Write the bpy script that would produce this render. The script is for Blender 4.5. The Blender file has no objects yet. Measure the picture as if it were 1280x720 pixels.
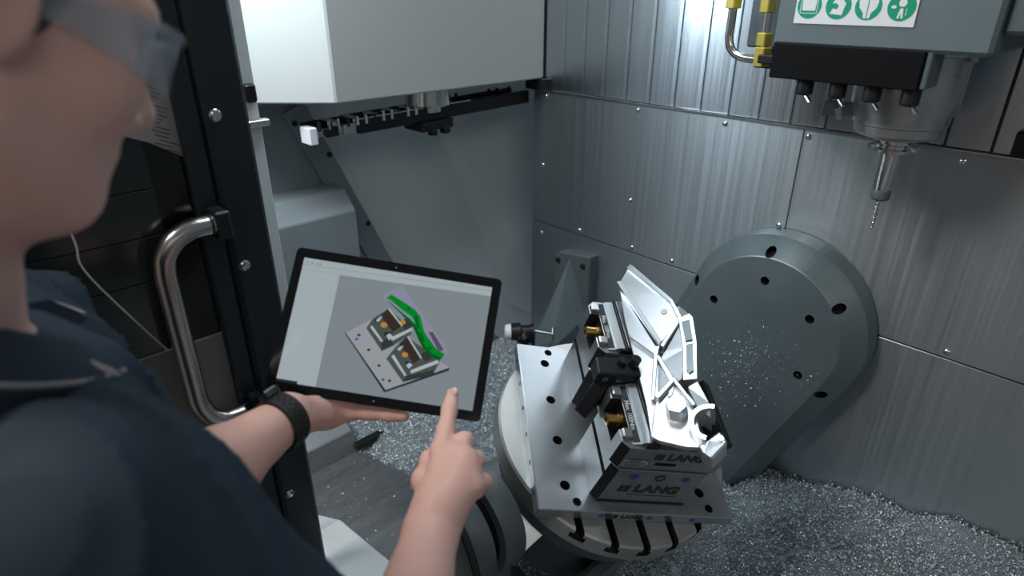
import bpy, bmesh, math, random
import numpy as np
from mathutils import Matrix, Vector, Euler, noise
random.seed(7); rng = np.random.default_rng(7)
S = bpy.context.scene; COL = S.collection
V = Vector; PI = math.pi
# ------------------------------------------------------------------ camera
TH = math.radians(25.3); AZ = math.radians(46.7)
hd = V((math.cos(AZ), math.sin(AZ), 0)); rt = V((math.sin(AZ), -math.cos(AZ), 0))
fw = hd*math.cos(TH) - V((0, 0, math.sin(TH))); cu = hd*math.sin(TH) + V((0, 0, math.cos(TH)))
cam = bpy.data.cameras.new('camera'); camo = bpy.data.objects.new('camera', cam); COL.objects.link(camo)
mw = Matrix((rt, cu, -fw)).transposed().to_4x4(); mw.translation = (0, 0, 1.75)
camo.matrix_world = mw
cam.sensor_width = 36; cam.lens = 36*789/1280; cam.clip_start = .02; cam.clip_end = 60
cam.dof.use_dof = True; cam.dof.focus_distance = 1.3; cam.dof.aperture_fstop = 3.2
S.camera = camo
# ------------------------------------------------------------------ world and lights
w = bpy.data.worlds.new('world'); S.world = w; w.use_nodes = True
w.node_tree.nodes['Background'].inputs[0].default_value = (.62, .76, .86, 1)
w.node_tree.nodes['Background'].inputs[1].default_value = .17
def area(name, loc, aim, sx, sy, power, col):
    l = bpy.data.lights.new(name, 'AREA'); l.shape = 'RECTANGLE'; l.size = sx; l.size_y = sy; l.energy = power; l.color = col
    o = bpy.data.objects.new(name, l); COL.objects.link(o); o.location = loc
    o.rotation_euler = (V(aim)-V(loc)).to_track_quat('-Z', 'Y').to_euler(); return o
area('cabin_lamp', (.41, 1.48, 2.02), (1.35, .70, 1.05), .12, .45, 8, (.76, .90, 1))
area('cabin_lamp_top', (.95, .75, 2.75), (.95, .75, .9), .7, .2, 4, (.84, .94, 1)).data.spread = math.radians(110)
area('hall_lamp', (-.9, 1.25, 3.3), (.05, .5, 1.3), 1.0, .6, 48, (1, .95, .9))
area('rear_fill', (-1.3, -2.4, 3.3), (.1, .6, 1.3), 1.6, 1.0, 16, (1, .93, .88))  # unseen soft fill light, added to brighten the person's dark face
S.view_settings.view_transform = 'Standard'; S.view_settings.look = 'None'
S.view_settings.exposure = -.12; S.view_settings.gamma = 1; S.view_settings.use_curve_mapping = False

# ------------------------------------------------------------------ materials
def mat(name, col, rough=.5, metal=0., noise_scale=None, noise_amt=.15, stretch=(1, 1, 1), bump=0., emit=None, est=1., rvar=.0, coat=0., sss=0.):
    m = bpy.data.materials.new(name); m.use_nodes = True; nt = m.node_tree; b = nt.nodes['Principled BSDF']
    b.inputs['Base Color'].default_value = (*col, 1); b.inputs['Roughness'].default_value = rough; b.inputs['Metallic'].default_value = metal
    if coat: b.inputs['Coat Weight'].default_value = coat; b.inputs['Coat Roughness'].default_value = .08
    if sss:
        b.inputs['Subsurface Weight'].default_value = sss; b.inputs['Subsurface Radius'].default_value = (.012, .005, .003); b.inputs['Subsurface Scale'].default_value = 1
    if emit: b.inputs['Emission Color'].default_value = (*emit, 1); b.inputs['Emission Strength'].default_value = est
    if noise_scale:
        tc = nt.nodes.new('ShaderNodeTexCoord'); mp = nt.nodes.new('ShaderNodeMapping'); mp.inputs['Scale'].default_value = stretch
        nz = nt.nodes.new('ShaderNodeTexNoise'); nz.inputs['Scale'].default_value = noise_scale; nz.inputs['Detail'].default_value = 6; nz.inputs['Roughness'].default_value = .65
        nt.links.new(tc.outputs['Object'], mp.inputs[0]); nt.links.new(mp.outputs[0], nz.inputs['Vector'])
        mx = nt.nodes.new('ShaderNodeMix'); mx.data_type = 'RGBA'
        lo = tuple(max(0, c*(1-noise_amt)) for c in col); hi = tuple(min(1, c*(1+noise_amt)) for c in col)
        mx.inputs['A'].default_value = (*lo, 1); mx.inputs['B'].default_value = (*hi, 1)
        nt.links.new(nz.outputs['Fac'], mx.inputs['Factor']); nt.links.new(mx.outputs['Result'], b.inputs['Base Color'])
        if rvar:
            mr = nt.nodes.new('ShaderNodeMapRange'); mr.inputs['To Min'].default_value = max(.03, rough-rvar); mr.inputs['To Max'].default_value = min(1, rough+rvar)
            mr.inputs['From Min'].default_value = .3; mr.inputs['From Max'].default_value = .7
            nt.links.new(nz.outputs['Fac'], mr.inputs['Value']); nt.links.new(mr.outputs['Result'], b.inputs['Roughness'])
        if bump:
            bp = nt.nodes.new('ShaderNodeBump'); bp.inputs['Strength'].default_value = bump; bp.inputs['Distance'].default_value = .002
            nt.links.new(nz.outputs['Fac'], bp.inputs['Height']); nt.links.new(bp.outputs[0], b.inputs['Normal'])
    return m
M = dict(
 stainless=mat('stainless', (.49, .54, .57), .34, .92, 1.0, .06, (30, 110, 1.2), .03, rvar=.05),
 floorsteel=mat('floor_steel', (.26, .27, .28), .42, .8, 1.0, .15, (8, 60, 8), .1, rvar=.06),
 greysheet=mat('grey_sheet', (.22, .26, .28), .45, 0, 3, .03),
 slat=mat('slat_steel', (.60, .66, .71), .24, 1, 1.0, .05, (30, 160, 1.5), .02, rvar=.04),
 white=mat('white_enamel', (.74, .80, .82), .38, 0, 3, .03),
 whitebox=mat('white_lacquer', (.50, .52, .51), .35, 0, 3, .02),
 cover=mat('grey_cover', (.18, .23, .245), .40, .45, 9, .12, (1, 1, 1), .05, rvar=.08),
 casting=mat('grey_casting', (.115, .135, .145), .48, .25, 14, .15, (1, 1, 1), .15),
 housing=mat('grey_housing', (.13, .17, .185), .5, .0, 20, .08),
 steel=mat('ground_steel', (.47, .49, .51), .32, .88, 5, .14, (1, 1, 1), .0, rvar=.06),
 table=mat('table_steel', (.56, .55, .52), .38, .8, 16, .2, (1, 1, 1), .06, rvar=.1),
 rim=mat('rim_steel', (.50, .51, .51), .32, .85, 9, .15, (1, 1, 8), .05, rvar=.08),
 vise=mat('vise_steel', (.40, .41, .41), .33, .88, 6, .12, (1, 1, 1), .0, rvar=.06),
 alu=mat('bright_aluminium', (.64, .67, .70), .34, .95, 4, .05, (1, 3, 1), .0, rvar=.04),
 chrome=mat('polished_steel', (.72, .71, .69), .18, 1, 8, .08),
 black=mat('black_oxide', (.012, .013, .015), .42, .2, 30, .3, bump=.05),
 blackmatte=mat('black_matte', (.006, .006, .007), .6),
 hole=mat('hole_dark', (.01, .01, .012), .7),
 brass=mat('brass', (.78, .50, .16), .28, 1, 20, .1),
 yellow=mat('yellow_brass', (.62, .50, .10), .4, .6, 25, .15),
 blue=mat('blue_plug', (.02, .07, .36), .4),
 green=mat('sign_green', (.0, .32, .17), .5),
 signwhite=mat('sign_white', (.78, .80, .84), .5),
 doorblack=mat('door_frame_black', (.022, .029, .033), .38, .3, 12, .2),
 glass=mat('smoked_glass', (.018, .024, .023), .16, 0, coat=.0),
 border=mat('glass_border', (.004, .004, .004), .18),
 doorgrey=mat('door_grey', (.19, .18, .172), .5, .2, 5, .08),
 handle=mat('handle_steel', (.62, .57, .54), .24, 1, 1, .1, (200, 200, 2), .05),
 paper=mat('paper', (.34, .32, .31), .8, 0, 30, .08),
 ink=mat('ink', (.03, .03, .03), .7),
 engr=mat('engraving', (.035, .037, .04), .6),
 lightengr=mat('light_marking', (.55, .55, .53), .5),
 skin=mat('skin', (.80, .48, .405), .48, 0, 45, .1, bump=.08, sss=.12),
 nail=mat('nail', (.70, .46, .39), .3),
 hair=mat('hair', (.085, .055, .035), .6, 0, 150, .4, bump=.6),
 shirt=mat('navy_cotton', (.015, .032, .054), .8, 0, 420, .35, bump=.25),
 stripe=mat('grey_piping', (.30, .28, .29), .8),
 watch=mat('watch_rubber', (.016, .017, .018), .55),
 tabblack=mat('tablet_black', (.004, .004, .005), .07),
 tabback=mat('tablet_silver', (.3, .31, .32), .35, .8),
 rubber=mat('hose_rubber', (.008, .008, .009), .5),
 floor=mat('hall_floor', (.22, .22, .22), .6, 0, 4, .1),
 chipbase=mat('chip_base', (.24, .27, .29), .6, .6, 160, .6, bump=1),
 lens=None,
)
def chipmat():
    m = mat('chip_metal', (.72, .76, .80), .38, .6); nt = m.node_tree
    g = nt.nodes.new('ShaderNodeNewGeometry'); mx = nt.nodes.new('ShaderNodeMapRange')
    mx.inputs['To Min'].default_value = .6; mx.inputs['To Max'].default_value = 1.0
    cr = nt.nodes.new('ShaderNodeCombineColor')
    nt.links.new(g.outputs['Random Per Island'], mx.inputs['Value'])
    for i in range(3): nt.links.new(mx.outputs['Result'], cr.inputs[i])
    tn = nt.nodes.new('ShaderNodeMix'); tn.data_type = 'RGBA'; tn.blend_type = 'MULTIPLY'; tn.inputs['Factor'].default_value = 1; tn.inputs['B'].default_value = (.86, .95, 1, 1)
    nt.links.new(cr.outputs[0], tn.inputs['A']); nt.links.new(tn.outputs['Result'], nt.nodes['Principled BSDF'].inputs['Base Color']); return m
M['chip'] = chipmat()
M['blackmatte'].node_tree.nodes['Principled BSDF'].inputs['Specular IOR Level'].default_value = .12
def lensmat():
    m = bpy.data.materials.new('clear_polycarbonate'); m.use_nodes = True; nt = m.node_tree; nt.nodes.clear()
    o = nt.nodes.new('ShaderNodeOutputMaterial'); t = nt.nodes.new('ShaderNodeBsdfTransparent'); t.inputs[0].default_value = (.93, .95, .97, 1)
    g = nt.nodes.new('ShaderNodeBsdfPrincipled'); g.inputs['Base Color'].default_value = (.55, .62, .68, 1); g.inputs['Roughness'].default_value = .15
    x = nt.nodes.new('ShaderNodeMixShader'); x.inputs[0].default_value = .30
    nt.links.new(t.outputs[0], x.inputs[1]); nt.links.new(g.outputs[0], x.inputs[2]); nt.links.new(x.outputs[0], o.inputs[0]); return m
M['lens'] = lensmat()
for k_ in ('stainless', 'slat'):
    nt = M[k_].node_tree; tg = nt.nodes.new('ShaderNodeTangent'); tg.direction_type = 'RADIAL'; tg.axis = 'Z'
    b_ = nt.nodes['Principled BSDF']; nt.links.new(tg.outputs[0], b_.inputs['Tangent']); b_.inputs['Anisotropic'].default_value = .75; b_.inputs['Anisotropic Rotation'].default_value = .25
def emat(name, col, st=1.0):
    m = mat(name, tuple(c*.02 for c in col), .06, emit=col, est=st); m.node_tree.nodes['Principled BSDF'].inputs['Specular IOR Level'].default_value = .25; return m

def U(px, py, d): return V((0, 0, 1.75))+(fw+rt*((px-640)/789)+cu*((360-py)/789))*d
# ------------------------------------------------------------------ mesh helpers
def NB(): return bmesh.new()
def put(bm, verts, faces, mtx=None):
    vs = [bm.verts.new((mtx @ V(v)) if mtx else v) for v in verts]
    for f in faces:
        try: bm.faces.new([vs[i] for i in f])
        except ValueError: pass
    return vs
def box(bm, a, b, mtx=None):
    x0, y0, z0 = a; x1, y1, z1 = b
    put(bm, [(x0,y0,z0),(x1,y0,z0),(x1,y1,z0),(x0,y1,z0),(x0,y0,z1),(x1,y0,z1),(x1,y1,z1),(x0,y1,z1)],
        [(3,2,1,0),(4,5,6,7),(0,1,5,4),(1,2,6,5),(2,3,7,6),(3,0,4,7)], mtx)
def prism(bm, poly, o, ux, uy, uz, depth, mtx=None):
    """polygon (2d) in plane o,ux,uy extruded along uz"""
    o, ux, uy, uz = V(o), V(ux), V(uy), V(uz); n = len(poly)
    vs = [o+ux*p[0]+uy*p[1] for p in poly]; vs += [v+uz*depth for v in vs]
    put(bm, vs, [tuple(range(n))[::-1], tuple(range(n, 2*n))] + [(i, (i+1) % n, n+(i+1) % n, n+i) for i in range(n)], mtx)
def frame_of(d):
    d = V(d).normalized(); a = V((0, 0, 1)) if abs(d.z) < .9 else V((1, 0, 0)); x = a.cross(d).normalized(); return x, d.cross(x), d
def cyl(bm, p0, p1, r0, r1=None, seg=20, cap=True, mtx=None):
    if r1 is None: r1 = r0
    p0, p1 = V(p0), V(p1); x, y, _ = frame_of(p1-p0); vs = []
    for p, r in ((p0, r0), (p1, r1)):
        for i in range(seg):
            a = 2*PI*i/seg; vs.append(p + x*math.cos(a)*r + y*math.sin(a)*r)
    fs = [(i, (i+1) % seg, seg+(i+1) % seg, seg+i) for i in range(seg)]
    if cap: fs += [tuple(range(seg))[::-1], tuple(range(seg, 2*seg))]
    put(bm, vs, fs, mtx)
def lathe(bm, p0, d, prof, seg=28, mtx=None):
    """prof: list of (along, radius)"""
    x, y, z = frame_of(d); p0 = V(p0); vs = []
    for t, r in prof:
        for i in range(seg):
            a = 2*PI*i/seg; vs.append(p0+z*t+x*math.cos(a)*r+y*math.sin(a)*r)
    n = len(prof); fs = [(k*seg+i, k*seg+(i+1) % seg, (k+1)*seg+(i+1) % seg, (k+1)*seg+i) for k in range(n-1) for i in range(seg)]
    fs += [tuple(range(seg))[::-1], tuple(range((n-1)*seg, n*seg))]
    put(bm, vs, fs, mtx)
def smooth_path(pts, n=8):
    pts = [V(p) for p in pts]; out = []
    for i in range(len(pts)-1):
        a = pts[max(i-1, 0)]; b = pts[i]; c = pts[i+1]; d = pts[min(i+2, len(pts)-1)]
        for k in range(n):
            t = k/n; out.append(.5*((2*b)+(c-a)*t+(2*a-5*b+4*c-d)*t*t+(3*b-a-3*c+d)*t**3))
    return out+[pts[-1]]
def tube(bm, path, r, seg=10, mtx=None):
    path = [V(p) for p in path]; vs = []; n = len(path); px = None
    for i, p in enumerate(path):
        d = (path[min(i+1, n-1)]-path[max(i-1, 0)]).normalized()
        if px is None: px = frame_of(d)[0]
        px = (px-d*px.dot(d)).normalized(); py = d.cross(px); rr = r[i] if isinstance(r, (list, tuple)) else r
        for k in range(seg):
            a = 2*PI*k/seg; vs.append(p+px*math.cos(a)*rr+py*math.sin(a)*rr)
    fs = [(i*seg+k, i*seg+(k+1) % seg, (i+1)*seg+(k+1) % seg, (i+1)*seg+k) for i in range(n-1) for k in range(seg)]
    fs += [tuple(range(seg))[::-1], tuple(range((n-1)*seg, n*seg))]
    put(bm, vs, fs, mtx)
def obj(name, bm, m, parent=None, bevel=0., smooth=False, auto=True):
    bmesh.ops.recalc_face_normals(bm, faces=bm.faces)
    if bevel:
        ed = [e for e in bm.edges if e.is_manifold and e.calc_face_angle(0) > .5]
        bmesh.ops.bevel(bm, geom=ed, offset=bevel, segments=1, affect='EDGES', clamp_overlap=True)
    me = bpy.data.meshes.new(name); bm.to_mesh(me); bm.free()
    me.materials.append(M[m] if isinstance(m, str) else m)
    if smooth:
        for p in me.polygons: p.use_smooth = True
        if auto:
            b2 = bmesh.new(); b2.from_mesh(me)
            for e in b2.edges:
                if e.is_manifold and e.calc_face_angle(0) > .6: e.smooth = False
            b2.to_mesh(me); b2.free()
    o = bpy.data.objects.new(name, me); COL.objects.link(o)
    if parent is not None: o.parent = parent
    return o
def tag(o, label=None, cat=None, group=None, kind=None):
    if label: o['label'] = label
    if cat: o['category'] = cat
    if group: o['group'] = group
    if kind: o['kind'] = kind
    return o
def root(name, label, cat, loc=(0, 0, 0), mtx=None, group=None):
    o = bpy.data.objects.new(name, None); COL.objects.link(o); o.empty_display_size = .05
    if mtx is not None: o.matrix_world = mtx
    else: o.location = loc
    return tag(o, label, cat, group)
def inst(name, src, parent, mtx):
    o = bpy.data.objects.new(name, src.data); COL.objects.link(o); o.parent = parent; o.matrix_local = mtx; return o
def cut(o, cbm):
    """carve a cutter bmesh out of o (boolean, applied)"""
    bmesh.ops.recalc_face_normals(cbm, faces=cbm.faces)
    me = bpy.data.meshes.new('cutter'); cbm.to_mesh(me); cbm.free(); c = bpy.data.objects.new('cutter', me); COL.objects.link(c)
    me.materials.append(M['hole'])
    par = o.parent; o.parent = None; ml = o.matrix_world.copy(); o.matrix_world = Matrix()
    md = o.modifiers.new('b', 'BOOLEAN'); md.operation = 'DIFFERENCE'; md.object = c; md.solver = 'EXACT'
    try: md.material_mode = 'TRANSFER'
    except Exception: pass
    dg = bpy.context.evaluated_depsgraph_get(); dg.update()
    nm = bpy.data.meshes.new_from_object(o.evaluated_get(dg)); o.modifiers.clear(); old = o.data; o.data = nm; nm.name = old.name
    bpy.data.objects.remove(c); o.parent = par; o.matrix_world = ml if par is None else o.matrix_world
    if par is not None: o.matrix_local = Matrix()
    return o
def text(name, s, size, m, parent, mtx, bold=0., depth=.0006):
    cv = bpy.data.curves.new('t', 'FONT'); cv.body = s; cv.size = size; cv.align_x = 'CENTER'; cv.align_y = 'CENTER'; cv.extrude = depth; cv.offset = bold
    o = bpy.data.objects.new('t', cv); COL.objects.link(o); dg = bpy.context.evaluated_depsgraph_get(); dg.update()
    me = bpy.data.meshes.new_from_object(o.evaluated_get(dg)); bpy.data.objects.remove(o)
    me.materials.clear(); me.materials.append(M[m]); q = bpy.data.objects.new(name, me); COL.objects.link(q); q.parent = parent
    q.matrix_local = mtx; return q
def mtx_from(o, x, y, z):
    m = Matrix((V(x).normalized(), V(y).normalized(), V(z).normalized())).transposed().to_4x4(); m.translation = o; return m
def struct(o): o['kind'] = 'structure'; return o

# ------------------------------------------------------------------ setting: hall floor, machine pan, walls
b = NB(); box(b, (-3, -3, -.05), (.55, 1.10, 0)); struct(obj('floor', b, 'floor'))
b = NB(); box(b, (-2.7, -3, 0), (-2.6, 3, 3.6)); struct(obj('wall_hall', b, mat('hall_plaster', (.55, .48, .43), .8, 0, 2, .05)))
# machine pan floor under the table
pan = NB(); box(pan, (.40, -.8, .30), (1.58, 1.96, .40)); pan = struct(obj('floor_machine_pan', pan, 'floorsteel'))
# stainless right wall: backing, panels, screws, slats
b = NB(); box(b, (1.568, -.8, .25), (1.61, 1.545, 2.5)); wr = struct(obj('wall_right', b, 'casting'))
def panel(y0, y1, z0, z1, x=1.56):
    b = NB(); box(b, (x, y0, z0), (1.570, y1, z1)); return obj('panel', b, 'stainless', wr, .0015)
panel(.6336, 1.547, .9935, 1.449); panel(-.8, .6324, .9935, 1.449)
panel(-.8, 1.547, .25, .990)
b = NB(); box(b, (1.551, -.8, 1.449), (1.572, 1.547, 1.4545)); obj('ledge', b, 'chrome', wr, .001)
pitch = .0825
sl = NB()
prism(sl, [(0, 0), (-.010, .004), (-.0135, .0795), (-.006, .0815), (0, .0815)], (1.572, 0, 1.456), (1, 0, 0), (0, 1, 0), (0, 0, 1), .95)
sl = obj('slat', sl, 'slat', wr)
for i in range(19):
    y = 1.495-pitch*(i+1)
    if i == 0: sl.location = (0, y, 0)
    else: inst('slat', sl, wr, Matrix.Translation((0, y, 0)))
b = NB(); lathe(b, (0, 0, 0), (-1, 0, 0), [(0, .0072), (.0025, .0068), (.0045, .0045), (.005, .001)], 12)
scr = obj('screw', b, 'chrome', wr, smooth=True); first = True
for (y, z) in [(1.12,1.432),(.84,1.432),(.62,1.432),(.42,1.432),(1.49,1.432),(1.32,1.008),(1.10,1.008),(.95,1.008),(.22,1.008),(.0,1.008),(.30,1.43),(.15,1.43),(1.50,1.2),(1.50,.95),(.65,1.20),(1.12,1.16)]:
    if first: scr.location = (1.56, y, z); first = False
    else: inst('screw', scr, wr, Matrix.Translation((1.56, y, z)))
b = NB(); box(b, (1.535, 1.485, 1.452), (1.60, 1.565, 1.488)); obj('sill_block', b, 'black', wr, .002)
b = NB(); box(b, (1.540, .12, 1.456), (1.575, .225, 1.505)); obj('slot_cover', b, 'black', wr, .003)
# white back walls
b = NB(); box(b, (.42, 1.95, .25), (2.3, 2.0, 2.5)); wb = struct(obj('wall_back', b, 'white'))
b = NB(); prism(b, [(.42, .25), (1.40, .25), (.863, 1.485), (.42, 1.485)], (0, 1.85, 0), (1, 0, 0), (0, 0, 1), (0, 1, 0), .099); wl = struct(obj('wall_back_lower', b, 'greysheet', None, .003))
dv = V((.76, 0, -1.75)).normalized(); pv = V((-dv.z, 0, dv.x))
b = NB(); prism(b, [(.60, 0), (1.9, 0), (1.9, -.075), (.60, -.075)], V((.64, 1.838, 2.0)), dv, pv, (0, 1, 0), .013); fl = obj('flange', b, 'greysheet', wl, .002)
b = NB(); lathe(b, (0, 0, 0), (0, -1, 0), [(0, .009), (.003, .009), (.006, .006), (.0062, .001)], 12); bs = obj('bolt', b, 'black', wl, smooth=True); first = True
for k, off in [(.64,-.06),(.78,-.012),(.92,-.062),(1.06,-.012),(1.25,-.012)]:
    p = V((.64, 1.838, 2.0))+dv*k+pv*off
    if first: bs.location = p; first = False
    else: inst('bolt', bs, wl, Matrix.Translation(p))
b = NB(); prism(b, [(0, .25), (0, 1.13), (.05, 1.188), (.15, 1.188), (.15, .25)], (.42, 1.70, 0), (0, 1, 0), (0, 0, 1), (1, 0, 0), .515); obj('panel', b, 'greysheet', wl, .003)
b = NB(); put(b, [(1.36,1.949,1.484),(2.02,1.80,1.484),(2.02,1.949,1.484),(1.80,1.949,.42),(2.02,1.80,.28),(2.02,1.949,.28)], [(0,1,2),(0,3,4,1),(3,5,4),(0,2,5,3),(1,4,5,2)]); obj('gusset', b, 'white', wl)
b = NB(); box(b, (1.60, 1.55, .25), (2.3, 1.58, 2.5)); struct(obj('wall_recess', b, 'white'))
# lower chute: hump, floor panels, slot
b = NB(); prism(b, [(1.50, .40), (1.545, .47), (1.69, .545), (1.69, .40)], (.42, 0, 0), (0, 1, 0), (0, 0, 1), (1, 0, 0), .33); obj('hump', b, 'floorsteel', pan, .003)
b = NB(); prism(b, [(.46, .90), (.86, 1.02), (.80, 1.26), (.745, 1.50), (.46, 1.50)], (0, 0, .40), (1, 0, 0), (0, 1, 0), (0, 0, 1), .022); obj('panel', b, 'floorsteel', pan, .002)
b = NB(); box(b, (.0, -.012, 0), (.30, .012, .02)); o = obj('slot_bar', b, 'black', pan, .002); o.location = (.735, 1.505, .425); o.rotation_euler = (0, 0, math.radians(2))
b = NB(); prism(b, [(-.8, .0), (-.8, .585), (.86, .605), (1.16, .545), (1.3, .46), (1.3, .0)], (.40, 0, 0), (0, 1, 0), (0, 0, 1), (1, 0, 0), .10)
struct(obj('trim_sill', b, 'white', None, .003))
# inner white column beside the door
b = NB(); box(b, (.40, 1.19, .95), (.479, 1.30, 2.4)); cl = struct(obj('trim_column', b, 'white', None, .002))
b = NB(); box(b, (.455, 1.172, 1.565), (.474, 1.19, 1.598)); obj('latch', b, 'black', cl, .004)
b = NB(); box(b, (.450, 1.172, 1.522), (.490, 1.19, 1.534)); obj('latch_plate', b, 'chrome', cl, .002)

# ------------------------------------------------------------------ door
b = NB(); box(b, (.320, 1.000, .05), (.387, 1.065, 2.4)); d1 = struct(obj('door_1', b, 'doorblack', None, .006))
b = NB(); box(b, (.284, 1.006, .05), (.3165, 1.060, 2.4)); obj('frame_strip', b, 'doorblack', d1, .003)
b = NB(); lathe(b, (0, 0, 0), (0, -1, 0), [(0, .0095), (.002, .0095), (.004, .0075), (.005, .0035), (.0051, .001)], 16); bo = obj('bolt', b, 'chrome', d1, smooth=True); first = True
for z in (1.581, 1.338, .845, .602, 1.09, 1.85):
    if first: bo.location = (.336, 1.001, z); first = False
    else: inst('bolt', bo, d1, Matrix.Translation((.336, 1.001, z)))
b = NB(); box(b, (.232, 1.022, 1.226), (.284, 1.032, 2.4)); obj('glass_border', b, 'border', d1)
zs = [1.226, 1.345, 1.415, 1.485, 1.9, 2.4]  # pane joints drawn in for faint lines reflected in the glass
for z0, z1 in zip(zs, zs[1:]):
    b = NB(); box(b, (-.9, 1.020, z0+.0007), (.236, 1.030, z1-.0007)); obj('glass_pane', b, 'glass', d1, .0006)
b = NB(); box(b, (-.9, 1.032, 1.22), (.236, 1.036, 2.4)); obj('glass_backing', b, 'border', d1)
b = NB(); box(b, (-.9, 1.016, .05), (.284, 1.034, 1.225)); obj('kick_panel', b, 'doorgrey', d1, .001)
b = NB(); tube(b, smooth_path([(.115,1.0185,1.50),(.121,1.0185,1.43),(.126,1.0185,1.375),(.205,1.0185,1.209)], 6), .0016, 6); obj('wire', b, 'lightengr', d1)
b = NB()
hp = smooth_path([(.302,.985,1.424),(.270,.985,1.424)], 3)+smooth_path([(.262,.985,1.423),(.238,.985,1.412),(.220,.985,1.390),(.214,.985,1.362)], 6)+smooth_path([(.214,.985,1.34),(.214,.985,1.20),(.214,.985,1.14)], 3)+smooth_path([(.216,.985,1.125),(.226,.985,1.10),(.245,.985,1.083),(.27,.985,1.078),(.302,.985,1.078)], 5)
tube(b, hp, .0165, 20); hn = obj('handle', b, 'handle', d1, smooth=True)
b = NB(); cyl(b, (.290,.985,1.424), (.293,.985,1.424), .0185); obj('collar', b, 'black', hn)
b = NB(); box(b, (.296, .965, 1.40), (.318, 1.006, 1.446)); obj('mount', b, 'doorblack', hn, .003)
b = NB(); box(b, (.296, .965, 1.056), (.318, 1.006, 1.10)); obj('mount', b, 'doorblack', hn, .003)
# notice on the glass
nt_ = root('paper_notice', 'grey paper notice with handwritten lines stuck on the dark door glass', 'notice', (0, 0, 0))
b = NB(); prism(b, [(.135, 1.60), (.243, 1.552), (.296, 1.517), (.299, 1.69), (.24, 1.715), (.135, 1.76)], (0, 1.0185, 0), (1, 0, 0), (0, 0, 1), (0, -1, 0), .0012); obj('sheet', b, 'paper', nt_)
b = NB()
for i in range(26):
    x0 = random.uniform(.246, .262); z = 1.69-i*.0062-(x0-.243)*.45; L = random.uniform(.012, .03)
    prism(b, [(x0, z), (x0+L, z-L*.45), (x0+L, z-L*.45+.0011), (x0, z+.0011)], (0, 1.0172, 0), (1, 0, 0), (0, 0, 1), (0, -1, 0), .0003)
obj('writing', b, 'ink', nt_)

# ------------------------------------------------------------------ tool magazine housing and changer arm
mh = NB(); prism(mh, [(.802,1.5),(1.556,1.5),(1.556,1.94),(.36,1.94),(.584-.20,1.706+.19)], (0, 0, 1.488), (1, 0, 0), (0, 1, 0), (0, 0, 1), .95)
tag(obj('tool_magazine_housing', mh, 'whitebox', None, .004), 'white lacquered housing hanging above the black tool changer arm', 'housing')
ta = root('tool_changer_arm', 'black tool changer bar with grippers under the white housing', 'tool changer', (1.16, 1.6, 1.488))
ax = V((.854, 0, .019)).normalized()
def T0(p): return V(p)-V((1.16, 1.6, 1.488))
b = NB(); lathe(b, (0, 0, 0), (0, 0, -1), [(0, .066), (.048, .070), (.052, .066), (.054, .04), (.07, .04)], 28); obj('hub', b, 'chrome', ta, smooth=True)
def bar(x0, x1, y0, y1, z0, z1, m, name, bev=.002):
    b = NB(); mx = Matrix.Translation((0, 0, 0)); zz = lambda x: 1.412+(x-1.16)*.022
    vs = []
    for z in (z0, z1):
        for (x, y) in ((x0, y0), (x1, y0), (x1, y1), (x0, y1)): vs.append(T0((x, 1.6+y, zz(x)+z)))
    put(b, vs, [(3,2,1,0),(4,5,6,7),(0,1,5,4),(1,2,6,5),(2,3,7,6),(3,0,4,7)]); return obj(name, b, m, ta, bev)
bar(.90, 1.56, -.03, -.012, -.018, .022, 'black', 'front_rail')
bar(.90, 1.56, .055, .07, -.018, .022, 'black', 'rear_rail')
bar(.90, 1.56, -.012, .055, -.010, .004, 'blackmatte', 'web')
bar(.775, .90, -.022, .045, -.010, .012, 'chrome', 'gripper_body')
bar(.752, .775, -.034, .02, -.024, .020, 'signwhite', 'end_plate')
bar(.775, .90, .05, .066, -.015, .02, 'black', 'rear_rail')
bar(1.10, 1.22, -.045, .05, -.045, -.018, 'black', 'lower_bracket', .003)
bar(1.13, 1.15, -.055, -.03, -.058, -.040, 'black', 'lower_lug', .002)
bar(1.175, 1.20, -.055, -.03, -.058, -.040, 'black', 'lower_lug', .002)
for i, x in enumerate((.80, .865, .93, .995, 1.05, 1.26, 1.33, 1.40, 1.47)):
    b = NB(); cyl(b, T0((x, 1.62, 1.425+(x-1.16)*.022)), T0((x, 1.62, 1.437+(x-1.16)*.022)), .024, .022, 18); obj('tool_pad', b, 'blackmatte', ta)
    if x < 1.1:
        b = NB(); box(b, T0((x+.024, 1.575, 1.424+(x-1.16)*.022)), T0((x+.046, 1.64, 1.44+(x-1.16)*.022))); obj('gripper', b, 'chrome', ta, .003)
for i in range(12):
    x = .785+i*.028; b = NB(); r_ = .004+.003*random.random(); cyl(b, T0((x, 1.572, 1.42+(x-1.16)*.022)), T0((x, 1.572, 1.441+(x-1.16)*.022+.006*random.random())), r_, r_*.8, 8); obj('clamp_pin', b, 'chrome' if i % 3 else 'black', ta)
bar(.90, 1.30, -.0315, -.0285, .0215, .0245, 'chrome', 'rail_edge', 0)
bar(.80, .84, -.030, -.022, -.012, .012, 'black', 'side_block', .002)
bar(.855, .89, -.032, -.022, -.014, .016, 'chrome', 'side_block', .002)
for x in (1.30, 1.44, 1.475, 1.53):
    b = NB(); cyl(b, T0((x, 1.64, 1.42)), T0((x, 1.64, 1.452)), .006, .005, 10); obj('stud', b, 'black', ta)

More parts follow.
